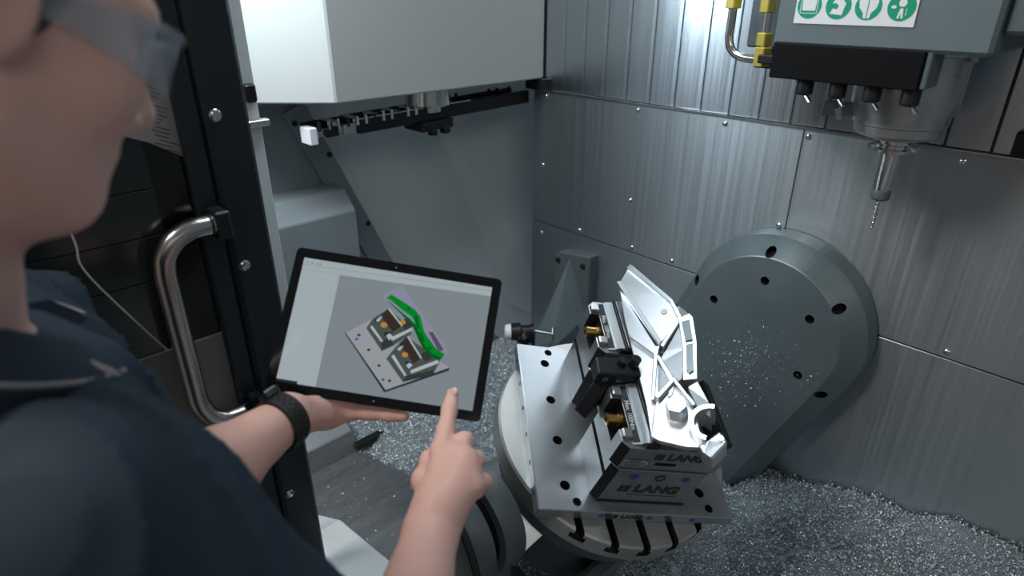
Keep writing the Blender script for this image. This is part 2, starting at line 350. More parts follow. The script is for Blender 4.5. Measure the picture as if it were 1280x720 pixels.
# ------------------------------------------------------------------ spindle head
XS, YS = 1.34, .374
sp = root('spindle_head', 'grey spindle head with black nozzle block, warning sign and steel spindle nose', 'spindle', (XS, YS, 1.5))
def S0(p): return V(p)-V((XS, YS, 1.5))
def sbox(a, c, m, name, bev=.003, par=None): b = NB(); box(b, S0(a), S0(c)); return obj(name, b, m, par or sp, bev)
sbox((1.18, .232, 1.660), (1.52, .566, 2.4), 'housing', 'housing', .006)
sbox((1.20, .0, 1.69), (1.52, .232, 2.4), 'housing', 'housing_wing', .006)
sbox((1.178, .316, 1.604), (1.245, .562, 1.664), 'blackmatte', 'nozzle_block', .002)
sbox((1.184, .307, 1.606), (1.25, .316, 1.664), 'housing', 'block_end', .002)
sbox((1.34, .566, 1.64), (1.52, .70, 2.4), 'casting', 'side_cover', .004)
sbox((1.345, .566, 1.60), (1.50, .68, 1.64), 'blackmatte', 'side_foot', .003)
b = NB(); lathe(b, S0((XS, YS, 1.662)), (0, 0, -1), [(0, .105), (.012, .105), (.016, .088), (.10, .087), (.118, .080), (.135, .078), (.138, .074), (.152, .073), (.157, .066), (.157, .05), (.163, .046)], 48); obj('spindle_nose', b, 'rim', sp, smooth=True)
for y in (.503, .445, .388, .329):
    b = NB(); lathe(b, S0((1.205, y, 1.606)), (0, 0, -1), [(0, .0135), (.004, .0145), (.026, .0145), (.029, .012)], 18); nz = obj('nozzle', b, 'black', sp, smooth=True)
    b = NB(); cyl(b, S0((1.203, y, 1.582)), S0((1.195, y-.018, 1.566)), .0038, .0034, 10); obj('nozzle_tip', b, 'chrome', nz, smooth=True)
b = NB(); cyl(b, S0((1.24, .535, 1.61)), S0((1.245, .525, 1.585)), .009, .009, 6); obj('plug', b, 'chrome', sp)
b = NB(); tube(b, [S0(p) for p in smooth_path([(1.24,.445,1.604),(1.24,.446,1.57),(1.245,.45,1.555)], 4)], .003, 8); obj('sensor_rod', b, 'chrome', sp)
b = NB(); prism(b, [(-.03, 0), (.035, .004), (.03, .028), (-.028, .03)], S0((1.30, .47, 1.53)), (.3, -.95, 0), (0, 0, 1), (-.95, -.3, 0), .006); obj('sensor_bracket', b, 'casting', sp, .001)
b = NB(); cyl(b, S0((1.245,.452,1.556)), S0((1.25,.448,1.535)), .006, .006, 8); obj('sensor_tip', b, 'chrome', sp)
for a in (0, 60, 120, 180, 240, 300):
    b = NB(); c_, s_ = math.cos(math.radians(a+15)), math.sin(math.radians(a+15)); cyl(b, S0((XS+.096*c_, YS+.096*s_, 1.65)), S0((XS+.096*c_, YS+.096*s_, 1.641)), .007, .007, 6); obj('flange_bolt', b, 'chrome', sp)
# coolant pipes with brass fittings
b = NB(); tube(b, [S0(p) for p in smooth_path([(1.27,.702,2.0),(1.27,.702,1.70),(1.27,.702,1.662),(1.27,.692,1.638),(1.27,.668,1.626),(1.27,.622,1.624)], 6)], .0085, 12); obj('coolant_pipe', b, 'chrome', sp, smooth=True)
b = NB(); tube(b, [S0((1.27,.630,2.0)), S0((1.27,.625,1.62))], .008, 12); obj('coolant_pipe', b, 'chrome', sp, smooth=True)
for (y, z0, z1, r) in ((.702, 1.716, 1.742, .017), (.630, 1.710, 1.736, .016), (.627, 1.650, 1.674, .016), (.625, 1.612, 1.648, .018)):
    b = NB(); cyl(b, S0((1.27, y, z0)), S0((1.27, y, z1)), r, r, 6); obj('pipe_fitting', b, 'yellow', sp, .0015)
b = NB(); box(b, S0((1.24, .562, 1.62)), S0((1.29, .62, 1.636))); obj('pipe_clip', b, 'black', sp, .002)
# pictogram sign
b = NB(); prism(b, [(.343, 1.697), (.533, 1.697), (.533, 1.775), (.343, 1.775)], S0((1.1795, 0, 0)), (0, 1, 0), (0, 0, 1), (-1, 0, 0), .0015); sg = obj('sign', b, 'signwhite', sp)
def SP(bm, poly, lvl=0): prism(bm, poly, S0((1.178-.0004*lvl, 0, 0)), (0, 1, 0), (0, 0, 1), (-1, 0, 0), .0004)
def circ(cx, cz, r, n=28, sy=1.): return [(cx+r*math.cos(2*PI*i/n), cz+r*sy*math.sin(2*PI*i/n)) for i in range(n)]
for k, cy in enumerate((.510, .462, .415, .366)):
    b = NB(); SP(b, circ(cy, 1.7255, .0205)); ds = obj('sign_disc', b, 'green', sg)
    b = NB(); cz = 1.7255
    if k == 0:
        SP(b, [(cy-.011,cz-.008),(cy+.011,cz-.008),(cy+.012,cz+.009),(cy-.012,cz+.009)], 1)
        for q in ((-.0145,.0145,-.0125,-.0115),(-.0145,.0145,.0118,.0128)): SP(b, [(cy+q[0],cz+q[2]),(cy+q[1],cz+q[2]),(cy+q[1],cz+q[3]),(cy+q[0],cz+q[3])], 1)
        for q in (-.0145, .0136): SP(b, [(cy+q,cz-.012),(cy+q+.001,cz-.012),(cy+q+.001,cz+.0125),(cy+q,cz+.0125)], 1)
    elif k == 1:
        SP(b, [(cy+.012,cz-.012),(cy-.008,cz-.014),(cy-.010,cz-.003),(cy-.012,cz+.004),(cy-.004,cz+.012),(cy+.006,cz+.010),(cy+.010,cz+.004),(cy+.003,cz+.004),(cy-.001,cz+.0),(cy+.001,cz-.005),(cy+.008,cz-.004)], 1)
    elif k == 2:
        for s_ in (-1, 1):
            SP(b, [(cy+s_*.0008,cz-.018),(cy+s_*.005,cz-.017),(cy+s_*.006,cz-.010),(cy+s_*.013,cz-.002),(cy+s_*.015,cz+.008),(cy+s_*.011,cz+.012),(cy+s_*.008,cz+.015),(cy+s_*.0008,cz+.016)][::s_], 1)
    else:
        SP(b, circ(cy-.001, cz+.006, .0058, 14), 1); SP(b, circ(cy+.011, cz, .004, 10, .6), 1)
        SP(b, [(cy-.003,cz-.002),(cy+.001,cz-.002),(cy+.004,cz-.016),(cy+.001,cz-.017),(cy-.001,cz-.008),(cy-.002,cz-.017),(cy-.005,cz-.016)], 1)
        SP(b, [(cy-.0085,cz-.012),(cy-.0075,cz-.012),(cy-.0075,cz-.002),(cy-.0085,cz-.002)], 1)
    obj('pictogram', b, 'signwhite', ds)
# tool in the spindle
th = root('drill_holder', 'steel collet holder with spiral drill clamped in the spindle', 'drill', (XS, YS, 1.50))
b = NB(); lathe(b, (0, 0, 0), (0, 0, -1), [(-.002, .030), (.004, .032), (.010, .032), (.013, .028), (.018, .028), (.021, .032), (.026, .032), (.028, .022), (.034, .0195), (.098, .0175), (.101, .016)], 32); obj('holder', b, 'chrome', th, smooth=True)
for a in (20, 140, 260):
    b = NB(); c_, s_ = math.cos(math.radians(a)), math.sin(math.radians(a)); cyl(b, (.034*c_-.0*s_, .034*s_, -.012), (.046*c_, .046*s_, -.016), .008, .007, 10); obj('drive_key', b, 'chrome', th, smooth=True)
b = NB(); lathe(b, (0, 0, -.101), (0, 0, -1), [(0, .0165), (.003, .0175), (.016, .0175), (.020, .014)], 16); obj('collet_nut', b, 'casting', th, smooth=True)
b = NB(); n_ = 40; vs = []; fs = []
for i in range(n_+1):
    z = -.119-.062*i/n_; a = i*.52; rr = .0042 if i < n_-2 else .0042*(n_-i)/2+.0005
    for k in range(8):
        r_ = rr*(1 if k % 4 in (0, 1) else .55); vs.append((r_*math.cos(a+k*PI/4), r_*math.sin(a+k*PI/4), z))
    if i: fs += [((i-1)*8+k, (i-1)*8+(k+1) % 8, i*8+(k+1) % 8, i*8+k) for k in range(8)]
put(b, vs, fs); obj('drill_bit', b, 'chrome', th)

# ------------------------------------------------------------------ swivel cradle
PY, PZ = .600, .957
nn = V((0, -.395, .919)).normalized(); e1 = V((.815, -.532, -.229)).normalized(); e2 = nn.cross(e1).normalized()
cv = root('swivel_cradle', 'dark grey rounded swivel arm bolted to the stainless wall, carrying the round table', 'machine cradle', (1.5, PY, PZ))
def stadium(r, L, n=40, zoff=0):
    """stadium outline in (y,z): half circle opposite the arm, straight sides along -nn"""
    ay, az_ = -nn.y, -nn.z; px_, pz_ = -az_, ay; pts = []
    for i in range(n+1):
        a = PI*i/n; c_, s_ = math.cos(a), math.sin(a); pts.append((px_*c_*r-ay*s_*r, pz_*c_*r-az_*s_*r))
    pts.append((-px_*r+ay*L, -pz_*r+az_*L)); pts.append((px_*r+ay*L, pz_*r+az_*L)); return pts
def loft(bm, rings):
    n = len(rings[0][1]); vs = []
    for x, ring in rings: vs += [(x, p[0], p[1]) for p in ring]
    fs = [(k*n+i, k*n+(i+1) % n, (k+1)*n+(i+1) % n, (k+1)*n+i) for k in range(len(rings)-1) for i in range(n)]
    fs += [tuple(range(n))[::-1], tuple(range((len(rings)-1)*n, len(rings)*n))]; put(bm, vs, fs)
b = NB(); loft(b, [(.055, stadium(.241, .498)), (.0, stadium(.239, .498)), (-.006, stadium(.234, .498)), (-.048, stadium(.196, .485)), (-.050, stadium(.193, .485))]); arm = obj('arm_cover', b, 'cover', cv)
cb = NB()
for (x, y, z) in [(1.45,.741,.991),(1.45,.613,1.089),(1.45,.488,1.028),(1.45,.486,.869)]: cyl(cb, (x-1.52, y-PY, z-PZ), (x-1.5+.1, y-PY, z-PZ), .0115, .0115, 18)
for (x, y, z) in [(1.475,.617,1.162),(1.475,.814,1.015),(1.475,.433,1.073),(1.475,.427,.832)]: cyl(cb, (x-1.56, y-PY, z-PZ), (x-1.5+.1, y-PY, z-PZ), .0125, .0125, 18)
cut(arm, cb)
b = NB(); lathe(b, (-.02, 0, 0), (1, 0, 0), [(0, .0), (.0, .2), (.07, .2)], 30); obj('hub', b, 'hole', cv)
# cradle beam and drum under the table, in table axes
CT = V((.884, .63, .913))
def tb(p): return CT + V((1, 0, 0))*p[0] + V((0, .919, .395))*p[1] + nn*p[2] - V((1.5, PY, PZ))
def tbox(a, c, m, name, bev=.004):
    b = NB(); x0, y0, z0 = a; x1, y1, z1 = c
    put(b, [tb(p) for p in [(x0,y0,z0),(x1,y0,z0),(x1,y1,z0),(x0,y1,z0),(x0,y0,z1),(x1,y0,z1),(x1,y1,z1),(x0,y1,z1)]], [(3,2,1,0),(4,5,6,7),(0,1,5,4),(1,2,6,5),(2,3,7,6),(3,0,4,7)]); return obj(name, b, m, cv, bev)
tbox((-.20, .02, -.44), (.57, .20, -.32), 'casting', 'beam', .02)
b = NB(); lathe(b, tb((0, 0, -.33)), nn, [(0, .17), (.16, .17), (.20, .215), (.26, .22), (.272, .21), (.279, .21)], 48); obj('drum', b, 'casting', cv, smooth=True)
tbox((-.22, -.19, -.30), (-.05, -.15, -.17), 'casting', 'front_plate', .01)
b = NB(); q_ = [U(650, 640, 1.308), U(684, 664, 1.306), U(656, 690, 1.293), U(648, 682, 1.293)]; nq = (q_[1]-q_[0]).cross(q_[2]-q_[0]).normalized()
vs = [p-V((1.5, PY, PZ)) for p in q_]; put(b, vs+[p+nq*.012 for p in vs], [(0,1,2,3),(7,6,5,4),(0,4,5,1),(1,5,6,2),(2,6,7,3),(3,7,4,0)]); obj('link_plate', b, 'steel', cv, .001)

# left bearing support of the cradle
ls_ = root('trunnion_support', 'dark grey curved bearing support with black hose beside the table edge', 'bearing support', (.55, .62, .40))
def L0(p): return V(p)-V((.55, .62, .40))
b = NB(); lathe(b, L0((.500, .73, .815)), (1, 0, 0), [(0, .08), (.004, .095), (.02, .105), (.046, .110)], 44); obj('bearing_cap', b, 'casting', ls_, smooth=True)
b = NB(); lathe(b, L0((.546, .73, .815)), (1, 0, 0), [(0, .098), (.018, .098)], 44); obj('gap_ring', b, 'blackmatte', ls_)
b = NB(); lathe(b, L0((.564, .725, .822)), (1, 0, 0), [(0, .112), (.010, .118), (.045, .118)], 44); obj('bearing_ring', b, 'casting', ls_, smooth=True)
b = NB(); prism(b, [(.62, .40), (.88, .40), (.84, .82), (.64, .82)], L0((.52, 0, 0)), (0, 1, 0), (0, 0, 1), (1, 0, 0), .085); obj('pedestal', b, 'casting', ls_, .01)
b = NB(); tube(b, [L0(p) for p in smooth_path([(.50,.70,.925),(.492,.64,.89),(.485,.60,.83),(.482,.585,.77),(.485,.60,.71),(.50,.64,.64),(.505,.68,.55)], 6)], .007, 10); obj('hose', b, 'rubber', ls_, smooth=True)

# ------------------------------------------------------------------ rotary table
FT = mtx_from(CT, e1, e2, nn)
rtb = root('rotary_table', 'round ground steel machine table with radial slots under the clamping plate', 'machine table', mtx=FT)
b = NB(); lathe(b, (0, 0, -.052), (0, 0, 1), [(0, .238), (.005, .247), (.048, .247), (.052, .243)], 96); disc = obj('table_disc', b, 'table', rtb, smooth=True)
cb = NB()
sr = Matrix.Rotation(math.radians(5), 4, 'Z')
for i in range(5):
    x = -.131+.0618*i
    prism(cb, [(x-.013,-.030),(x+.013,-.030),(x+.013,-.014),(x+.0075,-.014),(x+.0075,.02),(x-.0075,.02),(x-.0075,-.014),(x-.013,-.014)], (0,-.40,0), (1,0,0), (0,0,1), (0,1,0), .38, sr)
cut(disc, cb)
# ------------------------------------------------------------------ clamping plate
FP = mtx_from(CT+nn*.027, e1, e2, nn)
pr_ = root('clamping_plate', 'square zero-point clamping plate with holes and blue plugs on the round table', 'plate', mtx=FP)
b = NB(); box(b, (-.198, -.194, -.027), (.198, .194, 0)); pl = obj('plate', b, 'steel', pr_, .002)
cb = NB()
for x in (-.140, .140):
    for y in (-.144, -.048, .048, .144): cyl(cb, (x, y, -.02), (x, y, .05), .0098, .0098, 20)
for (x, y) in ((-.128, .176), (-.122, -.176), (.150, -.176), (.15, .176)): cyl(cb, (x, y, -.015), (x, y, .05), .0085, .0085, 16)
for i in range(6): cyl(cb, (-.25, -.155+.062*i, -.0135), (-.194, -.155+.062*i, -.0135), .005, .005, 12)
cut(pl, cb)
for i in range(6):
    if i == 3: continue
    b = NB(); cyl(b, (-.1985, -.155+.062*i, -.0135), (-.195, -.155+.062*i, -.0135), .0046, .0046, 12); obj('blue_plug', b, 'blue', pr_)
for x in (-.073, .025, .115):
    b = NB(); cyl(b, (x, -.1945, -.0135), (x, -.190, -.0135), .0055, .0055, 12); obj('blue_plug', b, 'blue', pr_)
for (x, y) in ((-.122, -.176), (.150, -.176), (-.128, .176)):
    b = NB(); lathe(b, (x, y, -.014), (0, 0, 1), [(0, .0078), (.009, .0078), (.0095, .005), (.004, .0042)], 14); obj('cap_screw', b, 'black', pr_, smooth=True)
def logo(parent, mtx, s, m='engr'):
    """small two-column block emblem in front of the word"""
    b = NB(); q = s*.17
    for (i, j, w_, h_) in ((0,0,1.6,1.6),(2,0,1.6,1.6),(0,2,1.6,1.6),(2,2,1.6,1.6)):
        x = (i-1.9)*q; y = (j-1.9)*q
        for (a, c, e_, f_) in ((0,0,w_,.45),(0,h_-.45,w_,.45),(0,0,.45,h_),(w_-.45,0,.45,h_)):
            prism(b, [(x+a*q,y+c*q),(x+(a+e_)*q,y+c*q),(x+(a+e_)*q,y+(c+f_)*q),(x+a*q,y+(c+f_)*q)], (0,0,0), (1,0,0), (0,1,0), (0,0,1), .0006)
    o = obj('emblem', b, m, parent); o.matrix_local = mtx; return o
fr = lambda x, y, z: mtx_from((x, y, z), (1, 0, 0), (0, 0, 1), (0, -1, 0))
text('lettering', 'LANG', .016, 'engr', pr_, fr(-.012, -.1942, -.0135), .0006); logo(pr_, fr(-.045, -.1942, -.0135), .016)

# ------------------------------------------------------------------ vises
def chbox(bm, x0, x1, y0, y1, z0, z1, c):
    prism(bm, [(x0+c,y0),(x1-c,y0),(x1,y0+c),(x1,y1-c),(x1-c,y1),(x0+c,y1),(x0,y1-c),(x0,y0+c)], (0,0,z0), (1,0,0), (0,1,0), (0,0,1), z1-z0)
def vise(yc, label):
    F = FP @ Matrix.Translation((0, yc, 0))
    v = root('machine_vise', label, 'vise', mtx=F, group='twin machine vises on the clamping plate')
    b = NB(); chbox(b, -.094, .104, -.067, .067, 0, .108, .0125); base = obj('base', b, 'vise', v, .001)
    cb = NB(); box(cb, (-.13, -.057, .067), (-.084, .057, .079)); cut(base, cb)
    b = NB(); box(b, (-.090, -.062, .108), (.098, .062, .1165)); obj('joint', b, 'vise', v)
    b = NB(); chbox(b, -.102, .112, -.068, .068, .1165, .176, .0125); body = obj('body', b, 'vise', v, .001)
    cb = NB(); box(cb, (-.12, -.032, .138), (-.045, .032, .2)); box(cb, (-.026, -.09, .1295), (.014, -.064, .1385)); cut(body, cb)
    for (z0, z1, x0, y0) in ((.001, .107, -.094, -.067), (.1175, .175, -.102, -.068)):
        b = NB(); a_ = V((x0, y0+.0125, 0)); c_ = V((x0+.0125, y0, 0)); t_ = (c_-a_).normalized(); nq = V((t_.y, -t_.x, 0))
        prism(b, [(-.0005, z0), ((c_-a_).length+.0005, z0), ((c_-a_).length+.0005, z1), (-.0005, z1)], a_, t_, (0, 0, 1), nq, .0006); obj('chamfer_shade', b, 'black', v)  # black sheet paints the dark reflection onto the front-left chamfer
    # end posts around the nut, brass nut on the screw
    for s in (-1, 1):
        b = NB(); box(b, (-.101, s*.043-.009, .172), (-.084, s*.043+.009, .186)); obj('end_post', b, 'steel', v, .002)
    b = NB(); box(b, (-.084, -.031, .139), (-.060, .031, .178)); obj('screw_bracket', b, 'blackmatte', v, .002)
    b = NB(); lathe(b, (-.112, 0, .157), (1, 0, 0), [(0, .0075), (.001, .0105), (.020, .0105), (.021, .0125), (.040, .0125)], 18); nut = obj('brass_nut', b, 'brass', v, smooth=True)
    b = NB(); cyl(b, (-.1128, 0, .157), (-.110, 0, .157), .0055, .0055, 6); obj('hex_socket', b, 'hole', nut)
    # moving jaw, stepped
    b = NB(); prism(b, [(-.084, .174), (-.084, .178), (-.070, .181), (-.068, .184), (-.050, .187), (-.046, .190), (-.036, .191), (-.036, .174)], (0, -.062, 0), (1, 0, 0), (0, 0, 1), (0, 1, 0), .124); jaw = obj('jaw', b, 'steel', v, .0006)
    b = NB(); prism(b, [(-.0835, .1778), (-.0715, .1804), (-.0715, .1816), (-.0835, .1790)], (0, -.058, 0), (1, 0, 0), (0, 0, 1), (0, 1, 0), .116); ts = obj('marking_strip', b, 'black', jaw)
    zx = V((.012, 0, .0026)).normalized(); text('lettering', 'Max. 100Nm', .0115, 'lightengr', ts, mtx_from((-.0775, -.004, .1806), (0, -1, 0), zx, zx.cross(V((0, 1, 0))) if False else V((0, -1, 0)).cross(zx)), .0001, .0003)
    for z, x in ((.1888, -.0475), (.1872, -.0515)):
        b = NB(); box(b, (x-.0012, -.0625, z-.001), (x+.0012, .0625, z+.0018)); obj('groove', b, 'hole', jaw)
    b = NB()
    for i in range(30): box(b, (-.0445, -.060+i*.0041, .1900), (-.0362, -.0577+i*.0041, .1930))
    obj('teeth', b, 'steel', jaw)
    b = NB(); prism(b, [(.030, .174), (.030, .192), (.044, .192), (.050, .186), (.075, .180), (.075, .174)], (0, -.062, 0), (1, 0, 0), (0, 0, 1), (0, 1, 0), .124); obj('jaw', b, 'vise', v, .001)
    b = NB(); prism(b, [(.050, .174), (.080, .174), (.092, .200), (.074, .212)], (0, -.066, 0), (1, 0, 0), (0, 0, 1), (0, 1, 0), .132); obj('jaw_shield', b, 'black', v, .001)
    # marks on the side
    text('lettering', 'LANG', .033, 'engr', v, fr(.018, -.0672, .047), .0018); logo(v, fr(-.046, -.0672, .047), .033)
    text('lettering', 'LANG', .026, 'engr', v, fr(.024, -.0682, .156), .0013); logo(v, fr(-.026, -.0682, .156), .026)
    b = NB(); box(b, (-.035, -.0674, .0255), (.065, -.0668, .0275)); obj('fine_mark', b, 'engr', v)
    b = NB(); box(b, (-.080, -.0684, .1435), (-.040, -.0678, .1450)); obj('fine_mark', b, 'engr', v)
    b = NB(); box(b, (-.082, -.0685, .0), (.096, -.0665, .004)); obj('foot_groove', b, 'hole', v)
    for x in (-.043, .058):
        b = NB(); cyl(b, (x, -.0676, .087), (x, -.064, .087), .0078, .0078, 16); obj('blue_plug', b, 'blue', v)
    b = NB(); lathe(b, (.007, -.064, .087), (0, -1, 0), [(0, .010), (.0036, .010), (.0042, .007), (.0015, .006)], 18); obj('port', b, 'black', v, smooth=True)
    for x in (-.080, -.047):
        b = NB(); lathe(b, (x, -.064, .132), (0, -1, 0), [(0, .008), (.0046, .008), (.005, .005), (.001, .004)], 14); obj('set_screw', b, 'chrome', v, smooth=True)
    b = NB(); chbox(b, -.064, -.037, -.0675, -.0615, .174, .187, .0015); obj('stop_clip', b, 'black', v, .001)
    return v
vise(.103, 'machine vise with brass nut under the tapered upper end of the workpiece')
vise(-.103, 'machine vise with engraved side under the lower end of the workpiece, hexagonal boss above')

# ------------------------------------------------------------------ workpiece (local: plate axes)
o_ = V((-.01, 0, .226)); am = V((.866, 0, .5)); bm_ = V((0, 1, 0)); mm = V((-.5, 0, .866))
wp = root('aluminium_bracket', 'bright milled aluminium bracket clamped across both vises', 'workpiece', mtx=FP @ Matrix.Translation((0, 0, .17)))
def WP(p, h=0): return o_+am*p[0]+bm_*p[1]+mm*h-V((0, 0, .17))
def wprism(poly, h0, h1, name, m='alu', bev=.0015, par=None):
    b = NB(); prism(b, poly, WP((0, 0), h0), am, bm_, mm, h1-h0); return obj(name, b, m, par or wp, bev)
def wpoly3(top, hs, depth, name, m='alu', par=None, bev=.0012):
    """solid with an individually raised top face (heights hs) and a flat underside"""
    b = NB(); n = len(top); vs = [WP(p, h_) for p, h_ in zip(top, hs)]+[WP(p, -depth) for p in top]
    put(b, vs, [tuple(range(n)), tuple(range(n, 2*n))[::-1]]+[(i, n+i, n+(i+1) % n, (i+1) % n) for i in range(n)])
    bmesh.ops.triangulate(b, faces=[f for f in b.faces if len(f.verts) > 4]); return obj(name, b, m, par or wp, bev)
# body block gripped by the jaws
wpoly3([(-.035,.188),(-.002,.019),(-.004,-.065),(-.034,-.102),(-.057,-.16),(-.050,-.10),(-.046,.02),(-.043,.106)], [.0]*8, .011, 'flank')
wpoly3([(-.005,.228),(.051,.107),(.054,.064),(.004,.019),(-.035,.188)], [.012,.010,.006,.004,.010], .012, 'upper_web')
wpoly3([(-.010,.222),(.0,.230),(.054,.110),(.060,.066),(.052,.060),(.048,.104)], [.018,.018,.017,.012,.012,.016], .012, 'edge_rib')
wpoly3([(-.038,.190),(-.030,.192),(.010,.022),(.003,.012)], [.018,.016,.010,.012], .01, 'edge_rib')
wpoly3([(.004,.012),(.053,.066),(.057,.058),(.008,.004)], [.012,.014,.014,.012], .01, 'cross_rib')
wpoly3([(.004,.012),(-.004,-.005),(-.034,-.098),(-.041,-.098),(-.012,-.004),(-.044,.048),(-.041,.056),(-.004,.014)], [.010]*8, .01, 'cross_rib')
wpoly3([(.010,.002),(.054,.054),(.050,-.004),(.022,-.066),(.008,-.070),(-.030,-.100),(-.012,-.02)], [.004,.008,.008,.006,.004,.0,.0], .040, 'lower_web')
wpoly3([(-.010,-.004),(-.002,-.008),(.010,-.070),(-.004,-.098),(-.012,-.098),(.0,-.070)], [.009]*6, .009, 'cross_rib')
# side flange with two pockets
fl_ = wpoly3([(.052,.060),(.074,.066),(.078,.056),(.068,.0),(.046,-.076),(.022,-.072),(.040,-.01)], [.016,.016,.014,.012,.010,.010,.014], .03, 'flange', bev=.001)
for (poly) in ([(.055,.050),(.070,.050),(.062,.004),(.049,.004)], [(.048,-.003),(.060,-.003),(.045,-.060),(.036,-.064),(.033,-.056)]):
    wpoly3(poly, [.0172]*len(poly) if poly[0][0] > .05 else [.0152]*len(poly), .0, 'pocket', 'cover', fl_, 0)
wpoly3([(.053,.064),(.074,.068),(.064,.100),(.052,.095)], [.012,.012,.004,.008], .02, 'flange_tip')
# lower head: triangular web, boss, bore, foot
wpoly3([(-.034,-.100),(.010,-.069),(.026,-.128),(.022,-.165),(.020,-.200),(-.008,-.192),(-.048,-.170),(-.057,-.16)], [.004,.006,.004,.0,.0,.0,.0,.0], .011, 'head')
wpoly3([(-.034,-.096),(.008,-.064),(.013,-.070),(-.028,-.102)], [.016]*4, .01, 'head_rib')
wpoly3([(.008,-.064),(.028,-.128),(.022,-.131),(.004,-.074)], [.017]*4, .01, 'head_rib')
b = NB(); cyl(b, WP((-.004,-.128), -.01), WP((-.004,-.128), .030), .0195, .0185, 6); boss = obj('hex_boss', b, 'alu', wp, .0012)
b = NB(); cyl(b, WP((-.004,-.128), .0295), WP((-.004,-.128), .0306), .0085, .0085, 18); obj('bore', b, 'rim', boss)
b = NB(); vs = []; n_ = 20
for k in range(n_+1):
    a = math.radians(60+180*k/n_)
    for (r_, h_) in ((.026, -.035), (.026, .016), (.034, .016), (.034, -.035)): vs.append(WP((.040+r_*math.cos(a), -.166+r_*math.sin(a)), h_))
put(b, vs, [(k*4+j, k*4+(j+1) % 4, (k+1)*4+(j+1) % 4, (k+1)*4+j) for k in range(n_) for j in range(4)]+[(0,1,2,3),(n_*4+3,n_*4+2,n_*4+1,n_*4)]); obj('bearing_saddle', b, 'alu', wp, smooth=True)
wpoly3([(.010,-.196),(.028,-.190),(.050,-.182),(.055,-.205),(.022,-.226),(.012,-.212)], [.006,.006,.012,.012,.008,.006], .026, 'foot', bev=.003)
b = NB(); cyl(b, WP((.047,-.196), .0), WP((.047,-.196), .0124), .005, .005, 12); obj('bore', b, 'rim', wp)
b = NB(); cyl(b, WP((.022,-.206), -.02), WP((.021,-.2205), -.019), .0045, .0045, 12); obj('bore', b, 'rim', wp)
wpoly3([(.026,-.085),(.046,-.076),(.052,-.120),(.046,-.150),(.030,-.128)], [.006,.004,.0,.0,.006], .045, 'neck')
b = NB(); cyl(b, WP((.032,.090), .004), WP((.032,.090), .0102), .0062, .0062, 18); obj('bore', b, 'rim', wp)
b = NB(); box(b, (-.0363, -.155, .0055), (.0303, .165, .034)); obj('grip_block', b, 'alu', wp, .002)

# ------------------------------------------------------------------ workpiece stop
st = root('workpiece_stop', 'black angled workpiece stop between the two vises', 'stop', mtx=FP)
b = NB(); p0 = V((-.126,-.052,.105)); p1 = V((-.098,-.024,.175)); d_ = (p1-p0).normalized(); x_ = V((.62,-.78,0)); x_ = (x_-d_*x_.dot(d_)).normalized(); y_ = d_.cross(x_)
mx = mtx_from(p0, x_, y_, d_); box(b, (-.013, -.011, -.005), (.013, .011, .095), mx); obj('post', b, 'black', st, .0015)
b = NB(); mx = mtx_from((-.090, -.022, .191), (.97, .02, .05), (-.02, 1, .1), (0, 0, 1)); box(b, (-.040, -.018, -.014), (.041, .018, .016), mx); ar = obj('arm', b, 'black', st, .002)
for x in (-.022, .004):
    b = NB(); cyl(b, mx @ V((x, -.0185, .0)), mx @ V((x, -.0175, .0)), .0055, .0055, 14); q = obj('screw', b, 'chrome', ar)
    b = NB(); cyl(b, mx @ V((x, -.0190, .0)), mx @ V((x, -.0180, .0)), .0028, .0028, 6); obj('screw_socket', b, 'hole', q)
b = NB(); cyl(b, mx @ V((.029, .004, .008)), mx @ V((.029, .004, .034)), .0105, .009, 12); cyl(b, mx @ V((.006, .006, .010)), mx @ V((.006, .006, .026)), .009, .008, 12); obj('clamp_knob', b, 'black', st, smooth=True)
b = NB(); box(b, (-.14, -.07, 0), (-.112, -.03, .104)); obj('foot', b, 'black', st, .002) if False else b.free()
b = NB(); box(b, (-.116, -.046, .125), (-.0975, -.034, .15)); obj('bracket', b, 'black', st, .002)

# ------------------------------------------------------------------ wall bracket and tool probe
br = root('probe_bracket', 'dark grey cast bracket standing against the stainless wall', 'bracket', (1.5, 1.31, .60))
def B0(p): return V(p)-V((1.5, 1.31, .60))
b = NB(); prism(b, [(1.235,.40),(1.395,.40),(1.395,.905),(1.375,.925),(1.235,.945)], B0((1.52, 0, 0)), (0, 1, 0), (0, 0, 1), (1, 0, 0), .045); obj('back_plate', b, 'casting', br, .004)
b = NB(); put(b, [B0(p) for p in [(1.521,1.325,.915),(1.521,1.398,.60),(1.521,1.238,.72),(1.36,1.345,.62),(1.36,1.255,.64),(1.521,1.398,.42),(1.521,1.238,.42),(1.36,1.345,.42),(1.36,1.255,.42),(1.49,1.315,.86)]],
  [(0,9,3,1),(0,2,4,9),(9,4,3),(1,3,7,5),(4,2,6,8),(3,4,8,7),(5,7,8,6),(0,1,5,6,2)]); obj('rib', b, 'cover', br)
for (y, z) in ((1.262, .905), (1.375, .895)):
    b = NB(); cyl(b, B0((1.512, y, z)), B0((1.53, y, z)), .009, .009, 12); obj('bolt', b, 'black', br, .001)
tp = root('tool_probe', 'black tool probe with white cap beside the cast bracket', 'probe', (1.28, 1.28, .60))
def Q0(p): return V(p)-V((1.28, 1.28, .60))
b = NB(); lathe(b, Q0((1.215, 1.325, .742)), (.75, -.65, 0), [(0, .016), (.004, .024), (.018, .026), (.022, .026)], 20); obj('white_cap', b, 'signwhite', tp, smooth=True)
b = NB(); lathe(b, Q0((1.231, 1.311, .742)), (.75, -.65, 0), [(0, .028), (.03, .03), (.034, .022), (.06, .022), (.062, .026), (.075, .026)], 20); pb = obj('probe_body', b, 'black', tp, smooth=True)
